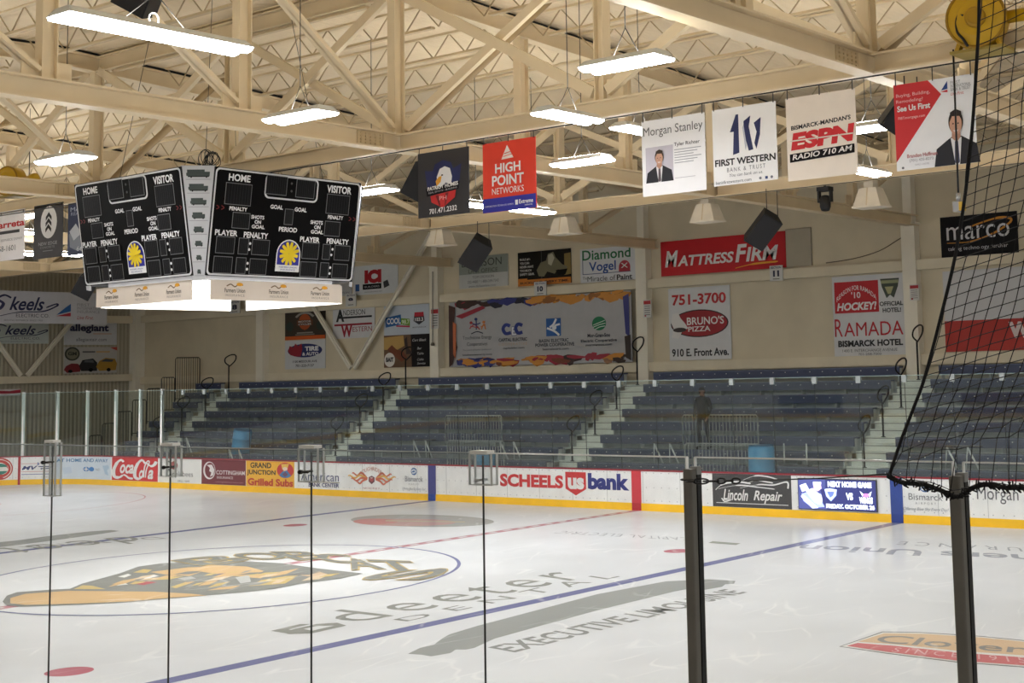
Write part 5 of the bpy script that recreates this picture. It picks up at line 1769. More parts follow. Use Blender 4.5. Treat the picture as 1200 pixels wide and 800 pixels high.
mur += [('s', [(12, 42), (15, 36), (18, 44)], 1.6, (178, 60, 60), 2.6), ('s', [(16, 30), (16, 44)], 1.6, (44, 60, 120), 2.6), ('s', [(13.5, 34), (16, 36), (18.5, 34)], 1.6, (44, 60, 120), 2.6), ('s', [(19, 44), (20.5, 36), (21.5, 44)], 1.6, (214, 130, 70), 2.6), ('s', [(12.5, 38), (17, 41)], 1.4, (178, 60, 60), 2.6), ('s', [(18.5, 40), (21.5, 37)], 1.4, (214, 130, 70), 2.6), ('s', [(13, 50), (16.5, 47), (20, 50)], 1.4, (50, 52, 70), 2.6), ('e', 13, 33, 0.9, 2.2, (178, 60, 60)), ('e', 16.3, 28, 0.9, 2.2, (44, 60, 120)), ('e', 20.5, 33, 0.9, 2.2, (214, 130, 70)),
        ('t', 'Touchstone Energy', 8, 53, 17, 7, (90, 92, 98), {}), ('t', 'Cooperatives', 10.5, 63, 12, 7, (90, 92, 98), {}), ('t', 'The power of human connections', 8, 73, 17, 3.6, (110, 112, 118), {'i': .2}), ('t', 'touchstoneenergy.coop', 8, 80.5, 17.5, 3.4, (64, 66, 72), {'b': 0.02})]
mur += [('s', [(35.5, 41), (33, 39), (31.5, 45), (33, 52), (36, 51)], 5, (44, 58, 130), 2.6), ('t', 'E', 36.3, 42, 2.9, 14, (110, 116, 150), {'b': 0.06}), ('t', 'E', 36.5, 43, 2.5, 12, (226, 228, 232), {'b': 0.02}), ('s', [(42.5, 41), (40, 39), (38.7, 45), (40, 52), (42.5, 51)], 5, (44, 58, 130), 2.6),
        ('t', 'CAPITAL ELECTRIC', 29, 59, 16, 5, (60, 62, 70), {'b': 0.03}), ('t', 'COOPERATIVE', 29, 66, 16, 4, (190, 160, 130), {'sp': 1.4}), ('t', 'capitalelec.com', 31.5, 72.5, 12, 3.6, (70, 72, 78), {'b': 0.02})]
mur += [('r', 55.5, 33, 8, 26, (36, 90, 160)), ('s', [(56, 47), (60, 52), (62.5, 58)], 3, (226, 230, 234), 2.6), ('s', [(61, 34), (59.5, 42), (57.5, 46)], 3, (226, 230, 234), 2.6), ('s', [(63, 42), (60.5, 44), (60, 50)], 3, (226, 230, 234), 2.6), ('e', 60, 47, 1.2, 3, (226, 230, 234)),
        ('t', 'BASIN ELECTRIC', 51.5, 63, 16, 5, (60, 62, 70), {'b': 0.03}), ('t', 'POWER COOPERATIVE', 49.5, 69, 21, 5, (60, 62, 70), {'b': 0.03}), ('t', 'basinelectric.com', 53.5, 76, 14, 3.4, (70, 72, 78), {'b': 0.02})]
mur += [('e', 83.5, 44, 3.6, 10, (30, 116, 76)), ('s', [(80.5, 46), (83.5, 43), (86.5, 40)], 1, (210, 226, 216), 2.6), ('s', [(80.5, 49), (83.5, 46), (86.8, 44)], 1, (210, 226, 216), 2.6), ('s', [(81.5, 52), (84, 49), (86.6, 48)], 1, (210, 226, 216), 2.6),
        ('t', 'Mor-Gran-Sou', 77.5, 58, 11.5, 5.5, (56, 58, 66), {'b': 0.03}), ('t', 'Electric Cooperative', 74, 66, 18.5, 5.5, (56, 58, 66), {'b': 0.03}), ('t', 'morgransou.com', 76.5, 73.5, 13.5, 3.4, (70, 72, 78), {'b': 0.02})]
wsign('wide grey mural banner with paint-splashed red, blue and orange borders and four utility emblems', (527, 353), (740, 342), (741, 424), (527, 430), (176, 176, 178), mur, 'banner', 'mural_banner', YW - 0.27, edge=(60, 56, 50))
wsign('long red poster with white mattress-shop lettering', (774, 284), (920, 270), (921, 312), (775, 325), (196, 28, 38),
      [('t', 'M', 3.5, 28, 11, 47, WH, {'b': 0.03, 'i': .2}), ('t', 'ATTRESS', 14, 44, 46, 31, WH, {'b': 0.03, 'i': .2}), ('t', 'F', 61, 26, 9.5, 50, WH, {'b': 0.03, 'i': .2}), ('t', 'IRM', 69.5, 36, 25, 40, WH, {'b': 0.03, 'i': .2}), ('s', [(61, 92), (75, 84), (94, 82)], [2, 5, 2], (236, 170, 50), 3.2)])
wsign('blank beige panel right of the long red poster', (921, 269), (951, 266), (951, 311), (921, 313), (176, 168, 150), [('r', 0, 0, 100, 0.8, (90, 86, 80)), ('r', 98.5, 0, 1.5, 100, (70, 68, 64))], 'panel', 'wall_panel')
wsign('white pizza poster with red phone number and red oval emblem', (783, 338), (855, 334), (857, 420), (785, 423), (216, 217, 219),
      [('t', '751-3700', 6, 9, 88, 15, (186, 44, 50), {'b': 0.03}), ('e', 50, 50, 47, 19, (40, 34, 36)), ('e', 50, 50, 45, 17.5, (156, 38, 48)), ('t', "BRUNO'S", 30, 41, 60, 11, (232, 228, 226), {'b': 0.02}), ('t', 'PIZZA', 32, 54, 36, 7, (232, 228, 226), {'b': 0.02}),
       ('p', [(6, 36), (16, 34), (20, 42), (26, 48), (32, 56), (22, 60), (16, 70), (4, 68), (8, 56), (4, 48)], (226, 224, 222)), ('e', 18, 58, 11, 3.2, (60, 50, 48)), ('t', '910 E. Front Ave.', 4, 84, 92, 11, (40, 40, 44), {'b': 0.03})])
wsign('white hotel poster with a red box and an animal head emblem', (975, 325), (1059, 319), (1062, 415), (978, 419), (216, 217, 219),
      [('r', 3, 7, 62, 39, (190, 38, 48)), ('t', 'REASON FOR RAMADA', 6, 12, 56, 6, (236, 230, 230), {'b': 0.01, 'curve': lambda u: 14 * (2 * u - 1) ** 2}), ('t', "'10", 27, 20, 13, 8, (236, 230, 230), {'b': .02}), ('t', 'HOCKEY!', 6, 33, 56, 10, (240, 236, 236), {'b': 0.04, 'i': .2}),
       ('p', [(68, 6), (94, 6), (92, 16), (86, 30), (81, 26), (76, 30), (70, 16)], (70, 78, 68)), ('r', 69, 8, 24, 4, (150, 156, 120)), ('p', [(74, 16), (86, 16), (82, 25), (78, 25)], (176, 172, 130)), ('t', 'OFFICIAL', 66, 34, 32, 5.5, (50, 50, 54), {'b': 0.03}), ('t', 'HOTEL!', 70, 42, 25, 5.5, (50, 50, 54), {'b': 0.03}),
       ('t', 'R', 2, 53, 11, 22, (186, 44, 54), {}), ('t', 'AMADA', 15, 58, 82, 17, (186, 44, 54), {}), ('t', 'BISMARCK HOTEL', 6, 80, 90, 8, (44, 44, 48), {'b': 0.04}), ('t', '1400 E. INTERCHANGE AVENUE', 12, 91, 76, 3.6, (110, 112, 116), {}), ('t', '701-258-7000', 34, 96, 32, 3, (110, 112, 116), {})])
wsign('black technology poster with white lower-case letters and an orange swoosh', (1101, 255), (1191, 247), (1194, 296), (1104, 303), (34, 34, 36),
      [('s', [(8, 64), (40, 64), (70, 48), (92, 24), (88, 14), (70, 14), (36, 30)], [2, 4, 5, 6, 6, 4, 1], (206, 138, 46), 2.2), ('t', 'marco', 8, 26, 82, 32, (214, 216, 220), {'b': 0.0}), ('t', 'taking technology further', 9, 74, 78, 12, (196, 198, 202), {})])
wsign('large white and red poster behind the net at the right edge', (1105, 318), (1290, 306), (1292, 404), (1108, 415), (206, 206, 208),
      [('r', 0, 62, 100, 38, (176, 52, 44)), ('t', 'WWW.', 42, 66, 40, 20, (222, 206, 202), {'b': 0.06})], edge=(150, 60, 54))
for (x0, y0, x1, y1), n, lb in (((902, 311, 917, 329), '11', 'small white section sign numbered eleven on the upper girt'), ((626, 330, 640, 346), '10', 'small white section sign numbered ten on the upper girt'),
                                ((405, 344, 417, 359), '9', 'small white section sign numbered nine on the upper girt'), ((269, 352, 281, 367), '8', 'small white section sign numbered eight below the scoreboard')):
    wsign(lb, (x0, y0), (x1, y0), (x1, y1), (x0, y1), (214, 214, 210), [('t', 'SECTION', 10, 6, 80, 14, (60, 70, 110), {'b': .02}), ('t', n, 26, 32, 48, 40, (44, 48, 70), {'b': 0.06}), ('r', 24, 84, 52, 6, (120, 120, 110))], 'section sign', 'section_sign', YW - 0.29)
for (x0, y0, x1, y1), lb in (((505, 361, 514, 385), 'small white notice with red top on the column left of the mural'), ((754, 351, 763, 372), 'small white notice with red top on the column right of the mural'), ((1066, 333, 1077, 352), 'small white notice with red top on the column right of the hotel poster')):
    wsign(lb, (x0, y0), (x1, y0), (x1, y1), (x0, y1), (214, 212, 208), [('r', 5, 6, 90, 20, (176, 50, 54))] + [('r', 14, 34 + 12 * q, 72, 4, (120, 120, 120)) for q in range(5)] + [('r', 14, 86, 20, 8, (170, 60, 60))], 'notice', 'notice_sign', YW - 0.36)

# end-wall posters -------------------------------------------------------
def esign(label, tl, tr, br, bl, bg, items, x=XE + 0.06, name='wall_poster', cat='poster', thick=0.03):
    a, b, c, d = (on(p, 0, x) for p in (tl, tr, br, bl))
    yl, yr = (a.y + d.y) / 2, (b.y + c.y) / 2
    zt, zb = (a.z + b.z) / 2, (c.z + d.z) / 2
    return sign(name, label, cat, flat((x, yl, zt), (0, yr - yl, 0), (0, 0, zb - zt), (1, 0, 0)), bg, items, None, thick)


SKE = [('s', [(42, 22), (34, 14), (26, 26), (33, 40), (27, 58), (14, 52)], [5, 6, 7, 8, 6, 3], (44, 48, 84), 3.2), ('t', 'keels', 40, 18, 42, 42, (44, 48, 84), {'b': 0.02, 'i': .4}), ('s', [(20, 84), (50, 66), (80, 62), (97, 44), (96, 38), (84, 50)], [2, 3, 4, 5, 4, 2], (44, 48, 84), 3.2), ('t', 'ELECTRIC CO.', 48, 70, 40, 11, (80, 82, 96), {}), ('t', 'SERVING BISMARCK SINCE 1955', 34, 88, 46, 5, (120, 122, 130), {})]
sk2 = [(i[0], *i[1:]) for i in SKE]
def rescale(items, x0, w):
    out = []
    for it in items:
        it = list(it)
        if it[0] in 'sp':
            it[1] = [(x0 + p[0] * w / 100, p[1]) for p in it[1]]
        elif it[0] == 't':
            it[2] = x0 + it[2] * w / 100; it[4] = it[4] * w / 100
        out.append(tuple(it))
    return out
esign('long white hanging banner with navy script and a blue and red sail emblem', (-30, 339), (126, 344), (125, 381), (-30, 377), (206, 206, 212),
      rescale(SKE, 0, 62) + [('p', [(60, 72), (67, 48), (71, 36), (71, 60)], (44, 96, 160)), ('p', [(59.5, 76), (71, 64), (71, 76)], (190, 60, 74)), ('t', 'FIRST', 76, 34, 10, 9, (150, 152, 160), {}), ('t', 'INTERNATIONAL', 76, 45, 23, 9, (150, 152, 160), {}), ('t', 'INSURANCE', 76, 56, 18, 9, (150, 152, 160), {}), ('t', 'Live First.', 76, 74, 13, 11, (176, 60, 70), {'i': .3})],
      XE + 3.2, 'hanging_banner', 'banner', 0.012)
esign('white end-wall poster with the same dark script, under the long hanging banner', (-30, 375), (57, 378), (57, 403), (-30, 402), (196, 204, 200), rescale([(i[0], *i[1:]) for i in SKE], 0, 100))
esign('white airline poster with bold dark lettering on the end wall', (76, 372), (137, 372), (137, 404), (75, 404), (206, 208, 212), [('t', 'allegiant', 10, 24, 74, 34, (44, 46, 80), {'b': 0.04}), ('r', 54, 58, 36, 2.5, (206, 150, 110)), ('t', 'allegiantair.com', 22, 74, 58, 16, (90, 94, 110), {})])
esign('poster with a row of red, dark and yellow cars under the airline poster', (75, 407), (137, 406), (137, 437), (75, 437), (190, 188, 184),
      [('e', 15, 26, 14, 26, (70, 70, 62)), ('e', 15, 26, 11, 20, (130, 128, 110)), ('t', 'GM', 7, 18, 16, 14, (60, 60, 54), {'b': .04}), ('r', 34, 16, 24, 5, (80, 80, 84)), ('r', 60, 16, 26, 5, (200, 160, 110)), ('p', [(86, 2), (100, 0), (100, 14)], (190, 80, 70)),
       ('p', [(0, 86), (4, 72), (14, 62), (26, 64), (32, 76), (30, 94), (6, 98)], (126, 44, 50)), ('p', [(28, 72), (34, 50), (54, 44), (62, 60), (62, 92), (32, 92)], (40, 40, 44)), ('p', [(60, 76), (66, 54), (78, 42), (96, 46), (100, 64), (98, 90), (66, 92)], (176, 136, 56)), ('p', [(68, 56), (78, 46), (94, 50), (90, 58)], (70, 80, 90)), ('p', [(36, 58), (40, 50), (54, 50), (56, 60)], (96, 100, 106)), ('e', 50, 88, 4, 7, (24, 24, 26)), ('e', 84, 88, 4, 7, (24, 24, 26)), ('e', 12, 92, 4, 6, (24, 24, 26))])
esign('slanted red and white sign low behind the corner glass at the left edge', (-20, 457), (24, 455), (24, 463), (-20, 465), (206, 200, 200), [('p', [(0, 60), (40, 20), (70, 30), (100, 10), (100, 60), (60, 80)], (176, 50, 70))], XE + 0.4)

# ================================================================== SPEAKERS, HOODS
YS = YC + YB


def speaker(px, w_m, h_m, y, rot, tilt, label, cable=True):
    c = on(px, 1, y)
    t = thing('loudspeaker', label, 'loudspeaker', c, 'black hanging loudspeakers')
    R = Matrix.Rotation(-YAW, 3, 'Z') @ Matrix.Rotation(0.52, 3, 'Y') @ Matrix.Rotation(rot - 0.4, 3, 'Z') @ Matrix.Rotation(tilt, 3, 'X')
    d = w_m * 0.8
    # trapezoid cabinet, front towards -Y before rotation
    P = [(-w_m / 2, -d / 2, -h_m / 2), (w_m / 2, -d / 2, -h_m / 2), (w_m * .36, d / 2, -h_m / 2), (-w_m * .36, d / 2, -h_m / 2)]
    P += [(x, yy, h_m / 2) for x, yy, _ in P]
    m = MB(); m.hexa([c + R @ Vector(p) for p in P], M((24, 24, 26), 0.6)); m.build('cabinet', t)
    m = MB(); m.hexa([c + R @ Vector((x * 0.92, -d / 2 - 0.015 if k in (0, 1, 4, 5) else -d / 2, z * .95)) for k, (x, yy, z) in enumerate([(-w_m / 2, 0, -h_m / 2), (w_m / 2, 0, -h_m / 2), (w_m / 2, 0, -h_m / 2), (-w_m / 2, 0, -h_m / 2), (-w_m / 2, 0, h_m / 2), (w_m / 2, 0, h_m / 2), (w_m / 2, 0, h_m / 2), (-w_m / 2, 0, h_m / 2)])], M((34, 34, 36), 0.8)); m.build('grille', t)
    m = MB()
    a = c + R @ Vector((-w_m * .3, 0, h_m / 2)); b = c + R @ Vector((w_m * .3, 0, h_m / 2))
    zt = max(ZC, c.z + 0.3)
    m.tube([a, (a.x, a.y, zt + 0.05)], 0.01, DARK, 5); m.build('hanger', t)
    m = MB(); m.tube([b, (b.x, b.y, zt + 0.05)], 0.01, DARK, 5); m.build('hanger', t)


speaker((557, 295), 0.62, 0.88, YS - 0.1, 0.75, 0.42, 'black loudspeaker hanging in front of the grey law office poster')
speaker((893, 268), 0.55, 0.86, YS - 0.1, 0.75, 0.42, 'black loudspeaker hanging in front of the long red poster')
speaker((1054, 132), 0.42, 0.60, YC + 0.6, 0.75, 0.35, 'black loudspeaker half hidden behind the red and white portrait banner')
speaker((494, 212), 0.5, 0.7, YC + 0.9, 0.5, 0.35, 'black loudspeaker half hidden behind the eagle banner')
speaker((101, 334), 0.5, 0.62, YC + 3.2, 0.75, 0.42, 'black loudspeaker below the left corner of the scoreboard')
speaker((165, -4), 0.62, 0.5, -17.4, 0.3, 0.3, 'black loudspeaker at the very top left above the large light')
# moving head lamp
c = on((967, 232), 1, YS - 0.05)
t = thing('stage_lamp', 'black moving-head stage lamp hanging under the rear girder truss', 'stage lamp', c)
m = MB(); m.box(c + Vector((-0.16, -0.12, 0.16)), c + Vector((0.16, 0.12, 0.26)), BLACK); m.tube([c + Vector((0, 0, 0.26)), (c.x, c.y, ZC)], 0.03, BLACK, 6); m.build('base', t)
m = MB(); m.bar(c + Vector((-0.16, 0, 0.16)), c + Vector((-0.16, 0, -0.1)), 0.05, 0.1, BLACK); m.bar(c + Vector((0.16, 0, 0.16)), c + Vector((0.16, 0, -0.1)), 0.05, 0.1, BLACK); m.build('yoke', t)
m = MB(); m.lathe(c + Vector((0, 0, 0.04)), [(0.1, 0), (0.13, 0.08), (0.13, 0.26), (0.1, 0.34)], BLACK, 16, (0.1, -0.2, -1)); m.build('head', t)
# flared white hoods
for px, py, lb in ((517, 278, 'white flared sheet-metal hood left of the grey law office poster'), (662, 264, 'white flared sheet-metal hood above the green and blue paint poster'), (829, 249, 'white flared sheet-metal hood above the long red poster'), (1021, 231, 'white flared sheet-metal hood right of the stage lamp')):
    c = on((px, py), 1, YS + 0.35)
    t = thing('vent_hood', lb, 'vent hood', c, 'white flared hoods under the rear girder')
    W1 = M((222, 212, 192), 0.5)
    m = MB()
    h = 0.21
    m.hexa([c + Vector(p) for p in ((-.36, -.26, -h), (.36, -.26, -h), (.36, .26, -h), (-.36, .26, -h), (-.22, -.18, h), (.22, -.18, h), (.22, .18, h), (-.22, .18, h))], W1)
    m.bar(c + Vector((0, -0.265, -h)), c + Vector((0, -0.185, h)), 0.02, 0.015, CREAM_D, (0, -1, 0)); m.build('flare', t)
    m = MB(); m.box(c + Vector((-.38, -.28, -h - 0.04)), c + Vector((.38, .28, -h)), W1); m.build('rim', t)
    m = MB(); m.box(c + Vector((-.12, -.12, h)), c + Vector((.12, .12, ZC - c.z + 0.1)), W1); m.build('duct', t)
mb = MB(); mb.tube([(-36, YS - 0.2, ZC - 0.02), (24, YS - 0.2, ZC - 0.02)], 0.012, (M((120, 112, 96), 0.5)), 5)
mb.build('cable_line', None, **tags('thin cable line running under the rear girder truss', 'cable'))

# yellow cord reels ------------------------------------------------------
YEL = M((196, 156, 24), 0.4, noise=0.08)


def reel(c, r, label, cord=True):
    c = Vector(c)
    t = thing('cable_reel', label, 'cable reel', (c.x, c.y, c.z - r - 0.12), 'yellow cable reels on the girder truss')
    ax = Vector((0.25, -1, 0)).normalized()
    m = MB(); m.lathe(c - ax * 0.16, [(r * .9, 0), (r, 0.03), (r, 0.30), (r * .96, 0.33), (r * .9, 0.335), (r * .62, 0.35), (r * .6, 0.37)], YEL, 32, ax); m.build('drum', t)
    m = MB(); m.lathe(c - ax * 0.16 + ax * 0.36, [(r * .36, 0), (r * .34, 0.06), (r * .24, 0.09)], M((168, 128, 14), 0.45), 24, ax); m.build('hub', t)
    m = MB(); m.tube([c - ax * 0.16 + ax * 0.33 + (Vector((ax.y, -ax.x, 0)) * math.cos(a) + Vector((0, 0, 1)) * math.sin(a)) * r * 0.97 for a in [2 * math.pi * i / 32 for i in range(32)]], 0.022, M((150, 112, 10), 0.45), 6, closed=True); m.build('rim', t)
    m = MB(); m.lathe(c + Vector((r * 0.95, 0.1, 0.0)), [(0.09, 0), (0.09, 0.3), (0.13, 0.31), (0.13, 0.44), (0.08, 0.45)], YEL, 16, (1, 0.2, 0.05)); m.build('motor', t)
    m = MB()
    for s in (-1, 1):
        m.bar(c + Vector((s * r * .62, 0, -r * .6)), c + Vector((s * r * .8, 0, -r)), 0.1, 0.06, YEL); m.bar(c + Vector((s * r * .3, 0, -r * .8)), c + Vector((s * r * .3, 0, -r)), 0.12, 0.1, YEL)
    m.box(c + Vector((-r * 0.95, -0.12, -r - 0.03)), c + Vector((r * 0.95, 0.40, -r + 0.01)), M((150, 130, 60), 0.5)); m.build('stand', t)
    if cord:
        m = MB()
        f = ax * 0.24
        m.tube(smooth_path([tuple(c + f + Vector(p)) for p in ((-r * .40, 0, r * .10), (-r * .56, 0, r * .16), (-r * .68, 0, -r * .06), (-r * .64, 0, -r * .42), (-r * .44, 0, -r * .70), (-r * .30, 0, -r * .95))], 5), 0.02, BLACK, 6); m.build('lead', t)
    return t


cr = on((1146, 24), 1, YC - 0.42)
reel((cr.x, YC - 0.42, cr.z), 0.41, 'round yellow cable reel on the girder above the red and white portrait banner')
cl = on((14, 208), 1, YC)
reel((cl.x, YC, ZC + 0.33 + 0.48), 0.36, 'yellow cable reel at the left edge beyond the scoreboard', False)
p0, p1 = on((1117, 58), 1, YC - 0.35), on((1123, 226), 1, YC - 0.35)
t = thing('pendant_switch', 'small yellow pendant switch hanging on a black cord in front of the portrait banner', 'pendant switch', (p1.x, YC - 0.35, p1.z))
m = MB(); m.tube([(p0.x, YC - 0.35, p0.z), (p1.x, YC - 0.35, p1.z)], 0.014, BLACK, 6); m.build('cord', t)
m = MB(); m.tube([(p1.x, YC - 0.35, p1.z), (p1.x, YC - 0.35, p1.z - 0.14)], 0.03, STEEL, 6); m.build('hook', t)
m = MB(); m.box((p1.x - 0.07, YC - 0.40, p1.z - 0.26), (p1.x + 0.02, YC - 0.30, p1.z - 0.12), M((150, 150, 150), 0.4)); m.box((p1.x + 0.02, YC - 0.40, p1.z - 0.25), (p1.x + 0.08, YC - 0.30, p1.z - 0.13), YEL); m.build('body', t)
# ================================================================== NEAR GLASS
ZGN = 3.375
joints = [13.43 + 1.03 * i for i in range(0, 12)]
# measured joints near the camera
fix = {16.52: 16.52, 17.55: 17.553, 18.58: 18.586, 19.61: 19.620, 20.64: 20.632, 21.67: 21.655}
joints = [min(fix.items(), key=lambda q: abs(q[0] - j))[1] if min(abs(q - j) for q in fix) < 0.2 else j for j in joints]
SEAL = M((30, 32, 32), 0.5)
EDGE = M((252, 254, 253), 0.25)  # near-white colour stands in for light caught along the pane edges
nl = ['clear near-side glass pane outside the left edge', 'clear near-side glass pane outside the left edge, farther one', 'clear near-side glass pane at the left edge, left of the first dark seam', 'clear near-side glass pane between the first and second dark seams', 'clear near-side glass pane between the second and third dark seams',
      'clear near-side glass pane between the third and fourth dark seams', 'clear near-side glass pane between the fourth dark seam and the left dark post', 'clear near-side glass pane between the two dark posts', 'clear near-side glass pane right of the right dark post']
for i in range(len(joints) - 1):
    a, b = joints[i], joints[i + 1]
    if b > 23.2:
        break
    g = 0.006 if i < 6 else (0.006 if i == 6 else 0.018)
    ga = 0.018 if i in (7, 8) else 0.006
    gb = 0.018 if i in (6, 7) else 0.006
    t = thing('rink_glass', nl[min(i, 8)] if i < 9 else 'clear near-side glass pane', 'rink glass', ((a + b) / 2, YN, BH), 'clear near-side glass panes')
    m = MB(); m.box((a + ga, YN - 0.006, BH), (b - gb, YN + 0.006, ZGN), GLASS_NEAR); m.build('sheet', t)
    m = MB(); m.box((a + ga, YN - 0.007, ZGN - 0.003), (b - gb, YN + 0.007, ZGN + 0.002), EDGE if i >= 6 else M((150, 160, 158), 0.3))
    if i >= 6:
        for x in ((a + ga) if i in (7, 8) else None, (b - gb) if i in (6, 7) else None):
            if x is not None:
                m.box((x - 0.002, YN - 0.007, ZGN - 0.06), (x + 0.002, YN + 0.007, ZGN), EDGE)
    m.build('polished_edge', t)
    if i in (2, 3, 4, 5) or i < 2:
        m = MB(); m.box((b - 0.0017, YN - 0.004, BH), (b + 0.0017, YN + 0.004, ZGN - 0.01), SEAL); m.build('edge_seal', t)

# dark posts -------------------------------------------------------------
PM = M((118, 115, 108), 0.45, 0.0, noise=0.1, scale=8)
for x, lb in ((20.650, 'dark grey glass support post holding the chain, left of the two'), (21.664, 'dark grey glass support post under the hanging net, right of the two')):
    t = thing('shield_post', lb, 'glass post', (x, YN - 0.04, BH), 'dark near-side glass posts')
    top_z = 3.335
    m = MB()
    # rounded-corner profile
    prof = []
    w, d, r = 0.0195, 0.017, 0.007
    for cx, cy, a0 in ((w - r, d - r, 0), (-w + r, d - r, 90), (-w + r, -d + r, 180), (w - r, -d + r, 270)):
        for q in range(4):
            an = math.radians(a0 + 30 * q)
            prof.append((cx + r * math.cos(an), cy + r * math.sin(an)))
    n = len(prof)
    vs = [(x + p[0] - 0.004, YN - 0.030 + p[1], z) for z in (BH, top_z) for p in prof]
    m.raw(vs, [(q, (q + 1) % n, n + (q + 1) % n, n + q) for q in range(n)] + [tuple(range(n, 2 * n)), tuple(range(n - 1, -1, -1))], PM); m.build('channel', t)
    m = MB(); m.box((x + 0.008, YN - 0.013, BH), (x + 0.017, YN + 0.012, top_z - 0.008), BLACK); m.build('gasket', t)
    m = MB(); m.box((x - 0.012, YN - 0.016, top_z - 0.02), (x + 0.018, YN + 0.012, top_z + 0.008), M((150, 150, 148), 0.4)); m.build('glass_stop', t)

# clear clamp brackets over the joints ------------------------------------
CLEAR = glass_material('clear_acrylic', (0.965, 0.97, 0.97), 0.5, 0.02)
for (x, pl, pr, zt, zb, bolt), lb in zip(((16.52, 0.05, 0.055, 3.40, 3.11, 1), (17.553, 0.052, 0.065, 3.395, 3.235, 0), (18.586, 0.066, 0.062, 3.395, 3.235, 1), (19.620, 0.058, 0.06, 3.385, 3.25, 2)),
                                         ('clear glass bracket on the first dark seam from the left', 'clear glass bracket on the second dark seam from the left', 'clear glass bracket with black bolt on the third dark seam from the left', 'clear glass bracket on the fourth dark seam from the left')):
    t = thing('glass_bracket', lb, 'glass bracket', (x, YN, zb), 'clear glass joint brackets')
    for sgn, nm in ((-1, 'front_plate'), (1, 'rear_plate')):
        m = MB(); y = YN + sgn * 0.016
        m.box((x - pl, y - 0.004, zb), (x + pr, y + 0.004, zt - 0.012), CLEAR)
        c2 = M((196, 198, 196), 0.4)
        for xx in (x - pl, x + pr):
            m.box((xx - 0.0015, y - 0.005, zb), (xx + 0.0015, y + 0.005, zt - 0.012), c2)
        m.box((x - pl, y - 0.005, zb), (x + pr, y + 0.005, zb + 0.004), c2)
        m.build('plate', t)
    m = MB(); m.box((x - pl * 0.9, YN - 0.022, zt - 0.014), (x + pr * 0.7, YN + 0.022, zt), M((236, 236, 232), 0.35)); m.build('cap', t)
    m = MB()
    bz = zt - 0.115
    bm = BLACK if bolt != 2 else STEEL
    m.lathe((x - (0.03 if bolt == 1 else 0.008), YN - 0.04, bz), [(0.005, 0), (0.009, 0.004), (0.009, 0.012), (0.005, 0.018), (0.005, 0.07)], bm, 12, (0, 1, 0))
    if bolt == 1:
        m.tube([(x - 0.035, YN - 0.035, bz), (x + 0.02, YN - 0.035, bz)], 0.0045, bm, 8); m.lathe((x - 0.042, YN - 0.035, bz), [(0.008, 0), (0.010, 0.007), (0.008, 0.014)], bm, 10, (1, 0, 0))
    m.build('bolt', t)

# chain and guy wire ------------------------------------------------------
a = on((800, 564), 1, YN - 0.115); b = on((872, 563), 1, YN - 0.115)
t = thing('chain', 'short black chain hooked round the left dark post', 'chain', (a.x, YN - 0.115, a.z))
n = 4
L = (b - a).length / 4.2
d = (b - a).normalized()
for q in range(6):
    c = a + d * (0.035 + q * 0.042 if q < 4 else 0.035 + 3 * 0.042 + (q - 3) * 0.03)
    sz = 0.032 if q in (1, 2) else 0.018
    pl = Vector((0, 0, 1)) if q % 2 == 1 else Vector((0, 1, 0))
    pts = [c + d * (sz * math.cos(an)) + pl * (0.009 * math.sin(an)) for an in [2 * math.pi * i / 16 for i in range(16)]]
    m = MB(); m.tube(pts, 0.0032, BLACK, 6, closed=True); m.build('link', t)
m = MB(); m.tube([(20.650 + 0.034 * math.cos(an), YN - 0.03 + 0.034 * math.sin(an), a.z) for an in [2 * math.pi * i / 20 for i in range(20)]], 0.003, BLACK, 6, closed=True); m.build('wrap', t)
e = on((1043, 555), 1, YN - 0.10)
mb = MB(); s0 = a + d * 0.26
mb.tube([s0, s0.lerp(e, .5) + Vector((0, 0, -0.004)), e], 0.0022, DARK, 5)
mb.build('guy_wire', None, **tags('thin dark wire stretched from the chain to the lower corner of the net', 'wire'))

# ================================================================== NET
YNET = YN - 0.125
prof = [(q.x, q.z) for q in (on(px, 1, YNET) for px in ((1043, 557), (1049, 538), (1058, 512), (1072, 476), (1085, 440), (1104, 368), (1120, 300), (1132, 226), (1140, 150), (1145, 76), (1148, 0)))]
prof += [(prof[-1][0] + 0.012, prof[-1][1] + 0.4), (prof[-1][0] + 0.018, 5.8), (prof[-1][0] + 0.02, 6.3)]


def edge_x(z):
    if z <= prof[0][1]:
        return prof[0][0]
    for (xa, za), (xb, zb) in zip(prof, prof[1:]):
        if z <= zb:
            return xa + (xb - xa) * (z - za) / (zb - za)
    return prof[-1][0]


bot = [(q.x, q.z) for q in (on(px, 1, YNET) for px in ((1043, 557), (1060, 565), (1085, 567), (1105, 574), (1120, 581), (1130, 579), (1142, 571), (1160, 567), (1180, 571), (1200, 571)))]
bot += [(bot[-1][0] + 0.2, bot[-1][1]), (22.6, bot[-1][1] + 0.01)]


def bot_z(x):
    for (xa, za), (xb, zb) in zip(bot, bot[1:]):
        if x <= xb:
            return za + (zb - za) * max(0, (x - xa)) / (xb - xa)
    return bot[-1][1]


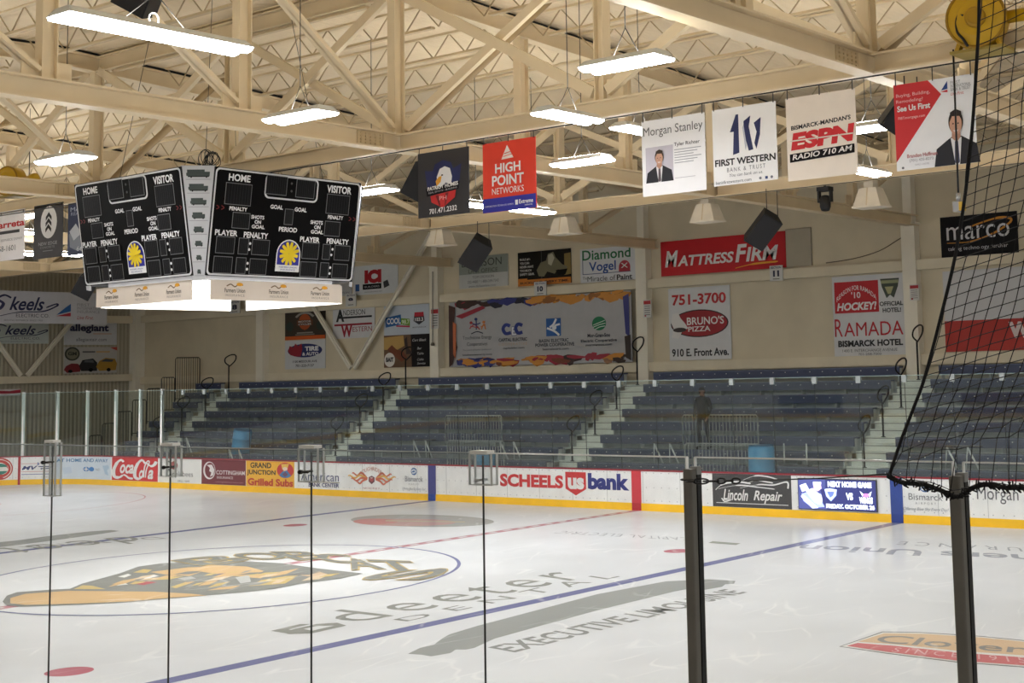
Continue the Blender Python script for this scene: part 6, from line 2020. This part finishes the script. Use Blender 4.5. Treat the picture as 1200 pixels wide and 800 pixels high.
net = thing('safety_net', 'black knotted safety net hanging above the glass at the right edge', 'net', (21.4, YNET, 3.27))
CORD = M((20, 20, 22), 0.7)
mb = MB()
random.seed(5)
CELL = 0.0385
def node(i, j):
    """i columns from the free edge, j rows from the bottom."""
    z = prof[0][1] + CELL * j + 0.010 * i
    x = edge_x(z) + CELL * i + 0.004 * math.sin(j * 0.7 + i)
    wb = max(0.0, 1 - j / 7.0)
    x += wb * 0.010 * math.sin(2.3 * i + j)
    z += wb * 0.008 * math.sin(1.7 * i + 2 * j)
    zb = bot_z(x) + 0.008
    if z < zb or j == 0:
        z = max(zb, z - 0.03 * 0) if j else zb
    return Vector((x, YNET + 0.01 * math.sin(i * 0.5 + j * 0.2), z))
NI, NJ = 27, 74
nodes = [[node(i, j) for j in range(NJ)] for i in range(NI)]
for i in range(NI):
    mb.tube(nodes[i], 0.0018, CORD, 3, caps=False)
for j in range(NJ):
    mb.tube([nodes[i][j] for i in range(NI)], 0.0016, CORD, 3, caps=False)
for i in range(1, NI):
    for j in range(0, NJ):
        p = nodes[i][j]
        q = 0.0034
        mb.raw([p + Vector(v) * q for v in ((1, 0, 0), (-1, 0, 0), (0, 1, 0), (0, -1, 0), (0, 0, 1), (0, 0, -1))], [(0, 2, 4), (2, 1, 4), (1, 3, 4), (3, 0, 4), (2, 0, 5), (1, 2, 5), (3, 1, 5), (0, 3, 5)], CORD)
mb.build('mesh', net)
mb = MB(); mb.tube([(x, YNET - 0.004, z) for x, z in smooth_path(prof, 4)], 0.0056, CORD, 8); mb.build('edge_rope', net)
mb = MB()
path = smooth_path(bot, 6)
mb.tube([(x, YNET - 0.012 + 0.004 * math.sin(40 * x), z) for x, z in path], 0.0075, CORD, 8)
for q in range(len(path) * 3):        # lashing wraps along the lower rope
    x = prof[0][0] + 0.012 + q * 0.0068
    if x > 22.5:
        break
    z = bot_z(x) + random.uniform(-0.006, 0.006)
    an = random.uniform(0, 3.1)
    dv = Vector((math.cos(an) * 0.014, -0.004, math.sin(an) * 0.016))
    mb.tube([Vector((x, YNET - 0.02, z)) - dv, Vector((x, YNET - 0.024, z + random.uniform(-.004, .004))), Vector((x, YNET - 0.02, z)) + dv], 0.0026, CORD, 5)
mb.build('bottom_rope', net)
mb = MB(); mb.tube([(prof[-1][0], YNET, 6.27), (24, YNET, 6.27)], 0.008, CORD, 6); mb.tube([(prof[-1][0], YNET, 6.27), (prof[-1][0], YNET, 10.7)], 0.006, CORD, 6); mb.build('top_rope', net)

# ================================================================== PERSON
def skin_mesh(verts, edges, radii, root, levels=1):
    me = bpy.data.meshes.new('figure')
    me.from_pydata(verts, edges, [])
    ob = bpy.data.objects.new('figure', me)
    COL.objects.link(ob)
    sk = ob.modifiers.new('s', 'SKIN')
    sv = me.skin_vertices[0].data
    for i, r in enumerate(radii):
        sv[i].radius = (r, r) if not isinstance(r, tuple) else r
        sv[i].use_root = (i == root)
    sd = ob.modifiers.new('d', 'SUBSURF'); sd.levels = levels; sd.render_levels = levels
    dg = bpy.context.evaluated_depsgraph_get()
    out = bpy.data.meshes.new_from_object(ob.evaluated_get(dg))
    bpy.data.objects.remove(ob)
    return out


kp = 3
py_ = rowY(kp) - 0.12
ph = on((823, 460), 1, py_)
pz = treadz(kp)
H_ = 3.16 - pz
base = Vector((ph.x, py_, pz))
per = thing('person', 'person in dark clothes standing in the seats with head bowed, among the barriers', 'person', base)
k_ = H_ / 1.74
J = dict(pel=(0, 0, .94), sp=(0.01, -.01, 1.12), ch=(0.02, -.03, 1.32), nk=(0.03, -.05, 1.48), hd=(0.035, -.08, 1.60), ht=(0.035, -.06, 1.70),
         lh=(-.10, 0, .90), lk=(-.13, -.04, .50), la=(-.14, .02, .09), lt=(-.16, -.13, .035), rh=(.10, 0, .90), rk=(.15, -.03, .50), ra=(.20, .03, .09), rt=(.22, -.12, .035),
         ls=(-.18, -.02, 1.40), le=(-.25, .0, 1.12), lw=(-.22, -.12, .90), rs=(.21, -.03, 1.40), re=(.28, .0, 1.13), rw=(.24, -.12, .91))
names = list(J)
V = [tuple(base + Vector(J[n]) * k_ - Vector((0, 0, 0))) for n in names]
E_ = [('pel', 'sp'), ('sp', 'ch'), ('ch', 'nk'), ('nk', 'hd'), ('hd', 'ht'), ('pel', 'lh'), ('lh', 'lk'), ('lk', 'la'), ('la', 'lt'), ('pel', 'rh'), ('rh', 'rk'), ('rk', 'ra'), ('ra', 'rt'), ('ch', 'ls'), ('ls', 'le'), ('le', 'lw'), ('ch', 'rs'), ('rs', 're'), ('re', 'rw')]
RR_ = dict(pel=(.15, .11), sp=(.14, .1), ch=(.16, .11), nk=.055, hd=.095, ht=.07, lh=.085, lk=.06, la=.045, lt=.04, rh=.085, rk=.06, ra=.045, rt=.04, ls=.065, le=.048, lw=.034, rs=.065, re=.048, rw=.034)
pm = skin_mesh(V, [(names.index(a), names.index(b)) for a, b in E_], [tuple(x * k_ for x in RR_[n]) if isinstance(RR_[n], tuple) else RR_[n] * k_ for n in names], 0, 2)
CLO = M((10, 11, 15), 0.8); SKN = M((150, 112, 94), 0.6)
def emb_mesh(name, me, mats, parent, pick=None):
    for m_ in mats:
        me.materials.append(m_)
    if pick:
        for p in me.polygons:
            p.material_index = pick(me.vertices[p.vertices[0]].co)
    for p in me.polygons:
        p.use_smooth = True
    ob = bpy.data.objects.new(name, me); COL.objects.link(ob)
    off = wloc(parent)
    for v in me.vertices:
        v.co -= off
    ob.parent = parent
    return ob
zneck = base.z + 1.49 * k_
emb_mesh('body', pm, [CLO, SKN, M((8, 9, 12), 0.8)], per, lambda c: 1 if c.z > zneck else (2 if c.z < base.z + 0.92 * k_ else 0))
for s, wn, en in ((-1, 'lw', 'le'), (1, 'rw', 're')):
    w = base + Vector(J[wn]) * k_; e2 = base + Vector(J[en]) * k_
    dr = (w - e2).normalized(); side = dr.cross(Vector((1, 0, 0))).normalized()
    vv, ee, rr2 = [tuple(w - dr * 0.01), tuple(w + dr * 0.07)], [(0, 1)], [(.03, .018), (.036, .018)]
    for q in range(4):
        o2 = side * ((q - 1.5) * 0.02)
        i0 = len(vv)
        L2 = (0.075, 0.085, 0.08, 0.062)[q]
        vv += [tuple(w + dr * 0.085 + o2), tuple(w + dr * (0.085 + L2 * .55) + o2 + Vector((-s * .008, 0, 0))), tuple(w + dr * (0.085 + L2) + o2 + Vector((-s * .022, 0, 0)))]
        ee += [(1, i0), (i0, i0 + 1), (i0 + 1, i0 + 2)]; rr2 += [.01, .009, .008]
    i0 = len(vv)
    vv += [tuple(w + dr * 0.03 - side * 0.04), tuple(w + dr * 0.07 - side * 0.058 + Vector((-s * .015, 0, 0)))]
    ee += [(0, i0), (i0, i0 + 1)]; rr2 += [.012, .009]
    emb_mesh('hand', skin_mesh(vv, ee, rr2, 0, 1), [SKN], per)
hc = base + Vector((0.035, -.085, 1.60)) * k_
mb = MB()
for sx in (-1, 1):
    mb.lathe(hc + Vector((sx * 0.033, -0.093, 0.01)), [(0.004, 0), (0.009, 0.006), (0.004, 0.012)], M((30, 26, 26), .5), 8, (0, -1, 0))
    mb.lathe(hc + Vector((sx * 0.098, 0.0, 0.0)), [(0.022, -0.008), (0.026, 0), (0.02, 0.01)], SKN, 10, (sx, 0, 0))
mb.lathe(hc + Vector((0, -0.088, -0.02)), [(0.016, 0), (0.012, 0.016), (0.004, 0.026)], SKN, 8, (0, -1, 0))
mb.box(hc + Vector((-0.022, -0.094, -0.052)), hc + Vector((0.022, -0.086, -0.045)), M((120, 70, 66), .6))
mb.build('face', per)
mb = MB()
hv = []
for lat in range(7):
    for lon in range(16):
        a1 = math.radians(90 * lat / 6); a2 = 2 * math.pi * lon / 16
        hv.append(hc + Vector((0.108 * math.cos(a1) * math.cos(a2), 0.02 + 0.112 * math.cos(a1) * math.sin(a2), 0.03 + 0.10 * math.sin(a1) - (0.09 if (lat == 0 and math.sin(a2) > -0.2) else 0))))
hf = [(lat * 16 + lon, lat * 16 + (lon + 1) % 16, (lat + 1) * 16 + (lon + 1) % 16, (lat + 1) * 16 + lon) for lat in range(6) for lon in range(16)]
mb.raw(hv, hf, M((24, 20, 18), .7), True); mb.build('hair', per)

# ================================================================== WORLD, CAMERA, RENDER LOOK
w = bpy.data.worlds.new('arena_fill_light')  # even fill light added all round to brighten roof and walls
SC.world = w
w.use_nodes = True
wn = w.node_tree.nodes
bg = wn['Background']
tc = w.node_tree.nodes.new('ShaderNodeTexNoise'); tc.inputs['Scale'].default_value = 2.0
cr_ = w.node_tree.nodes.new('ShaderNodeValToRGB')
cr_.color_ramp.elements[0].color = (0.40, 0.385, 0.36, 1); cr_.color_ramp.elements[1].color = (0.5, 0.49, 0.47, 1)
w.node_tree.links.new(tc.outputs['Fac'], cr_.inputs['Fac']); w.node_tree.links.new(cr_.outputs['Color'], bg.inputs['Color'])
bg.inputs['Strength'].default_value = 1.0

cam = bpy.data.cameras.new('camera')
co = bpy.data.objects.new('camera', cam)
COL.objects.link(co)
cam.sensor_fit = 'HORIZONTAL'
cam.sensor_width = 36.0
cam.lens = FPX * 36.0 / 1200.0
cam.shift_x = -(PPX - 600) / 1200.0
cam.shift_y = (PPY - 400) / 1200.0
cam.clip_start = 0.05
cam.clip_end = 300
R = Matrix((RT, UP, -FW)).transposed()
co.matrix_world = Matrix.Translation(CAM) @ R.to_4x4()
SC.camera = co
SC.view_settings.view_transform = 'Standard'
SC.view_settings.look = 'None'
SC.view_settings.exposure = 0.0
try:
    SC.cycles.max_bounces = 8
    SC.cycles.diffuse_bounces = 4
    SC.cycles.glossy_bounces = 4
    SC.cycles.transmission_bounces = 6
    SC.cycles.transparent_max_bounces = 24
    SC.cycles.sample_clamp_indirect = 6.0
    SC.cycles.use_denoising = True
except Exception:
    pass
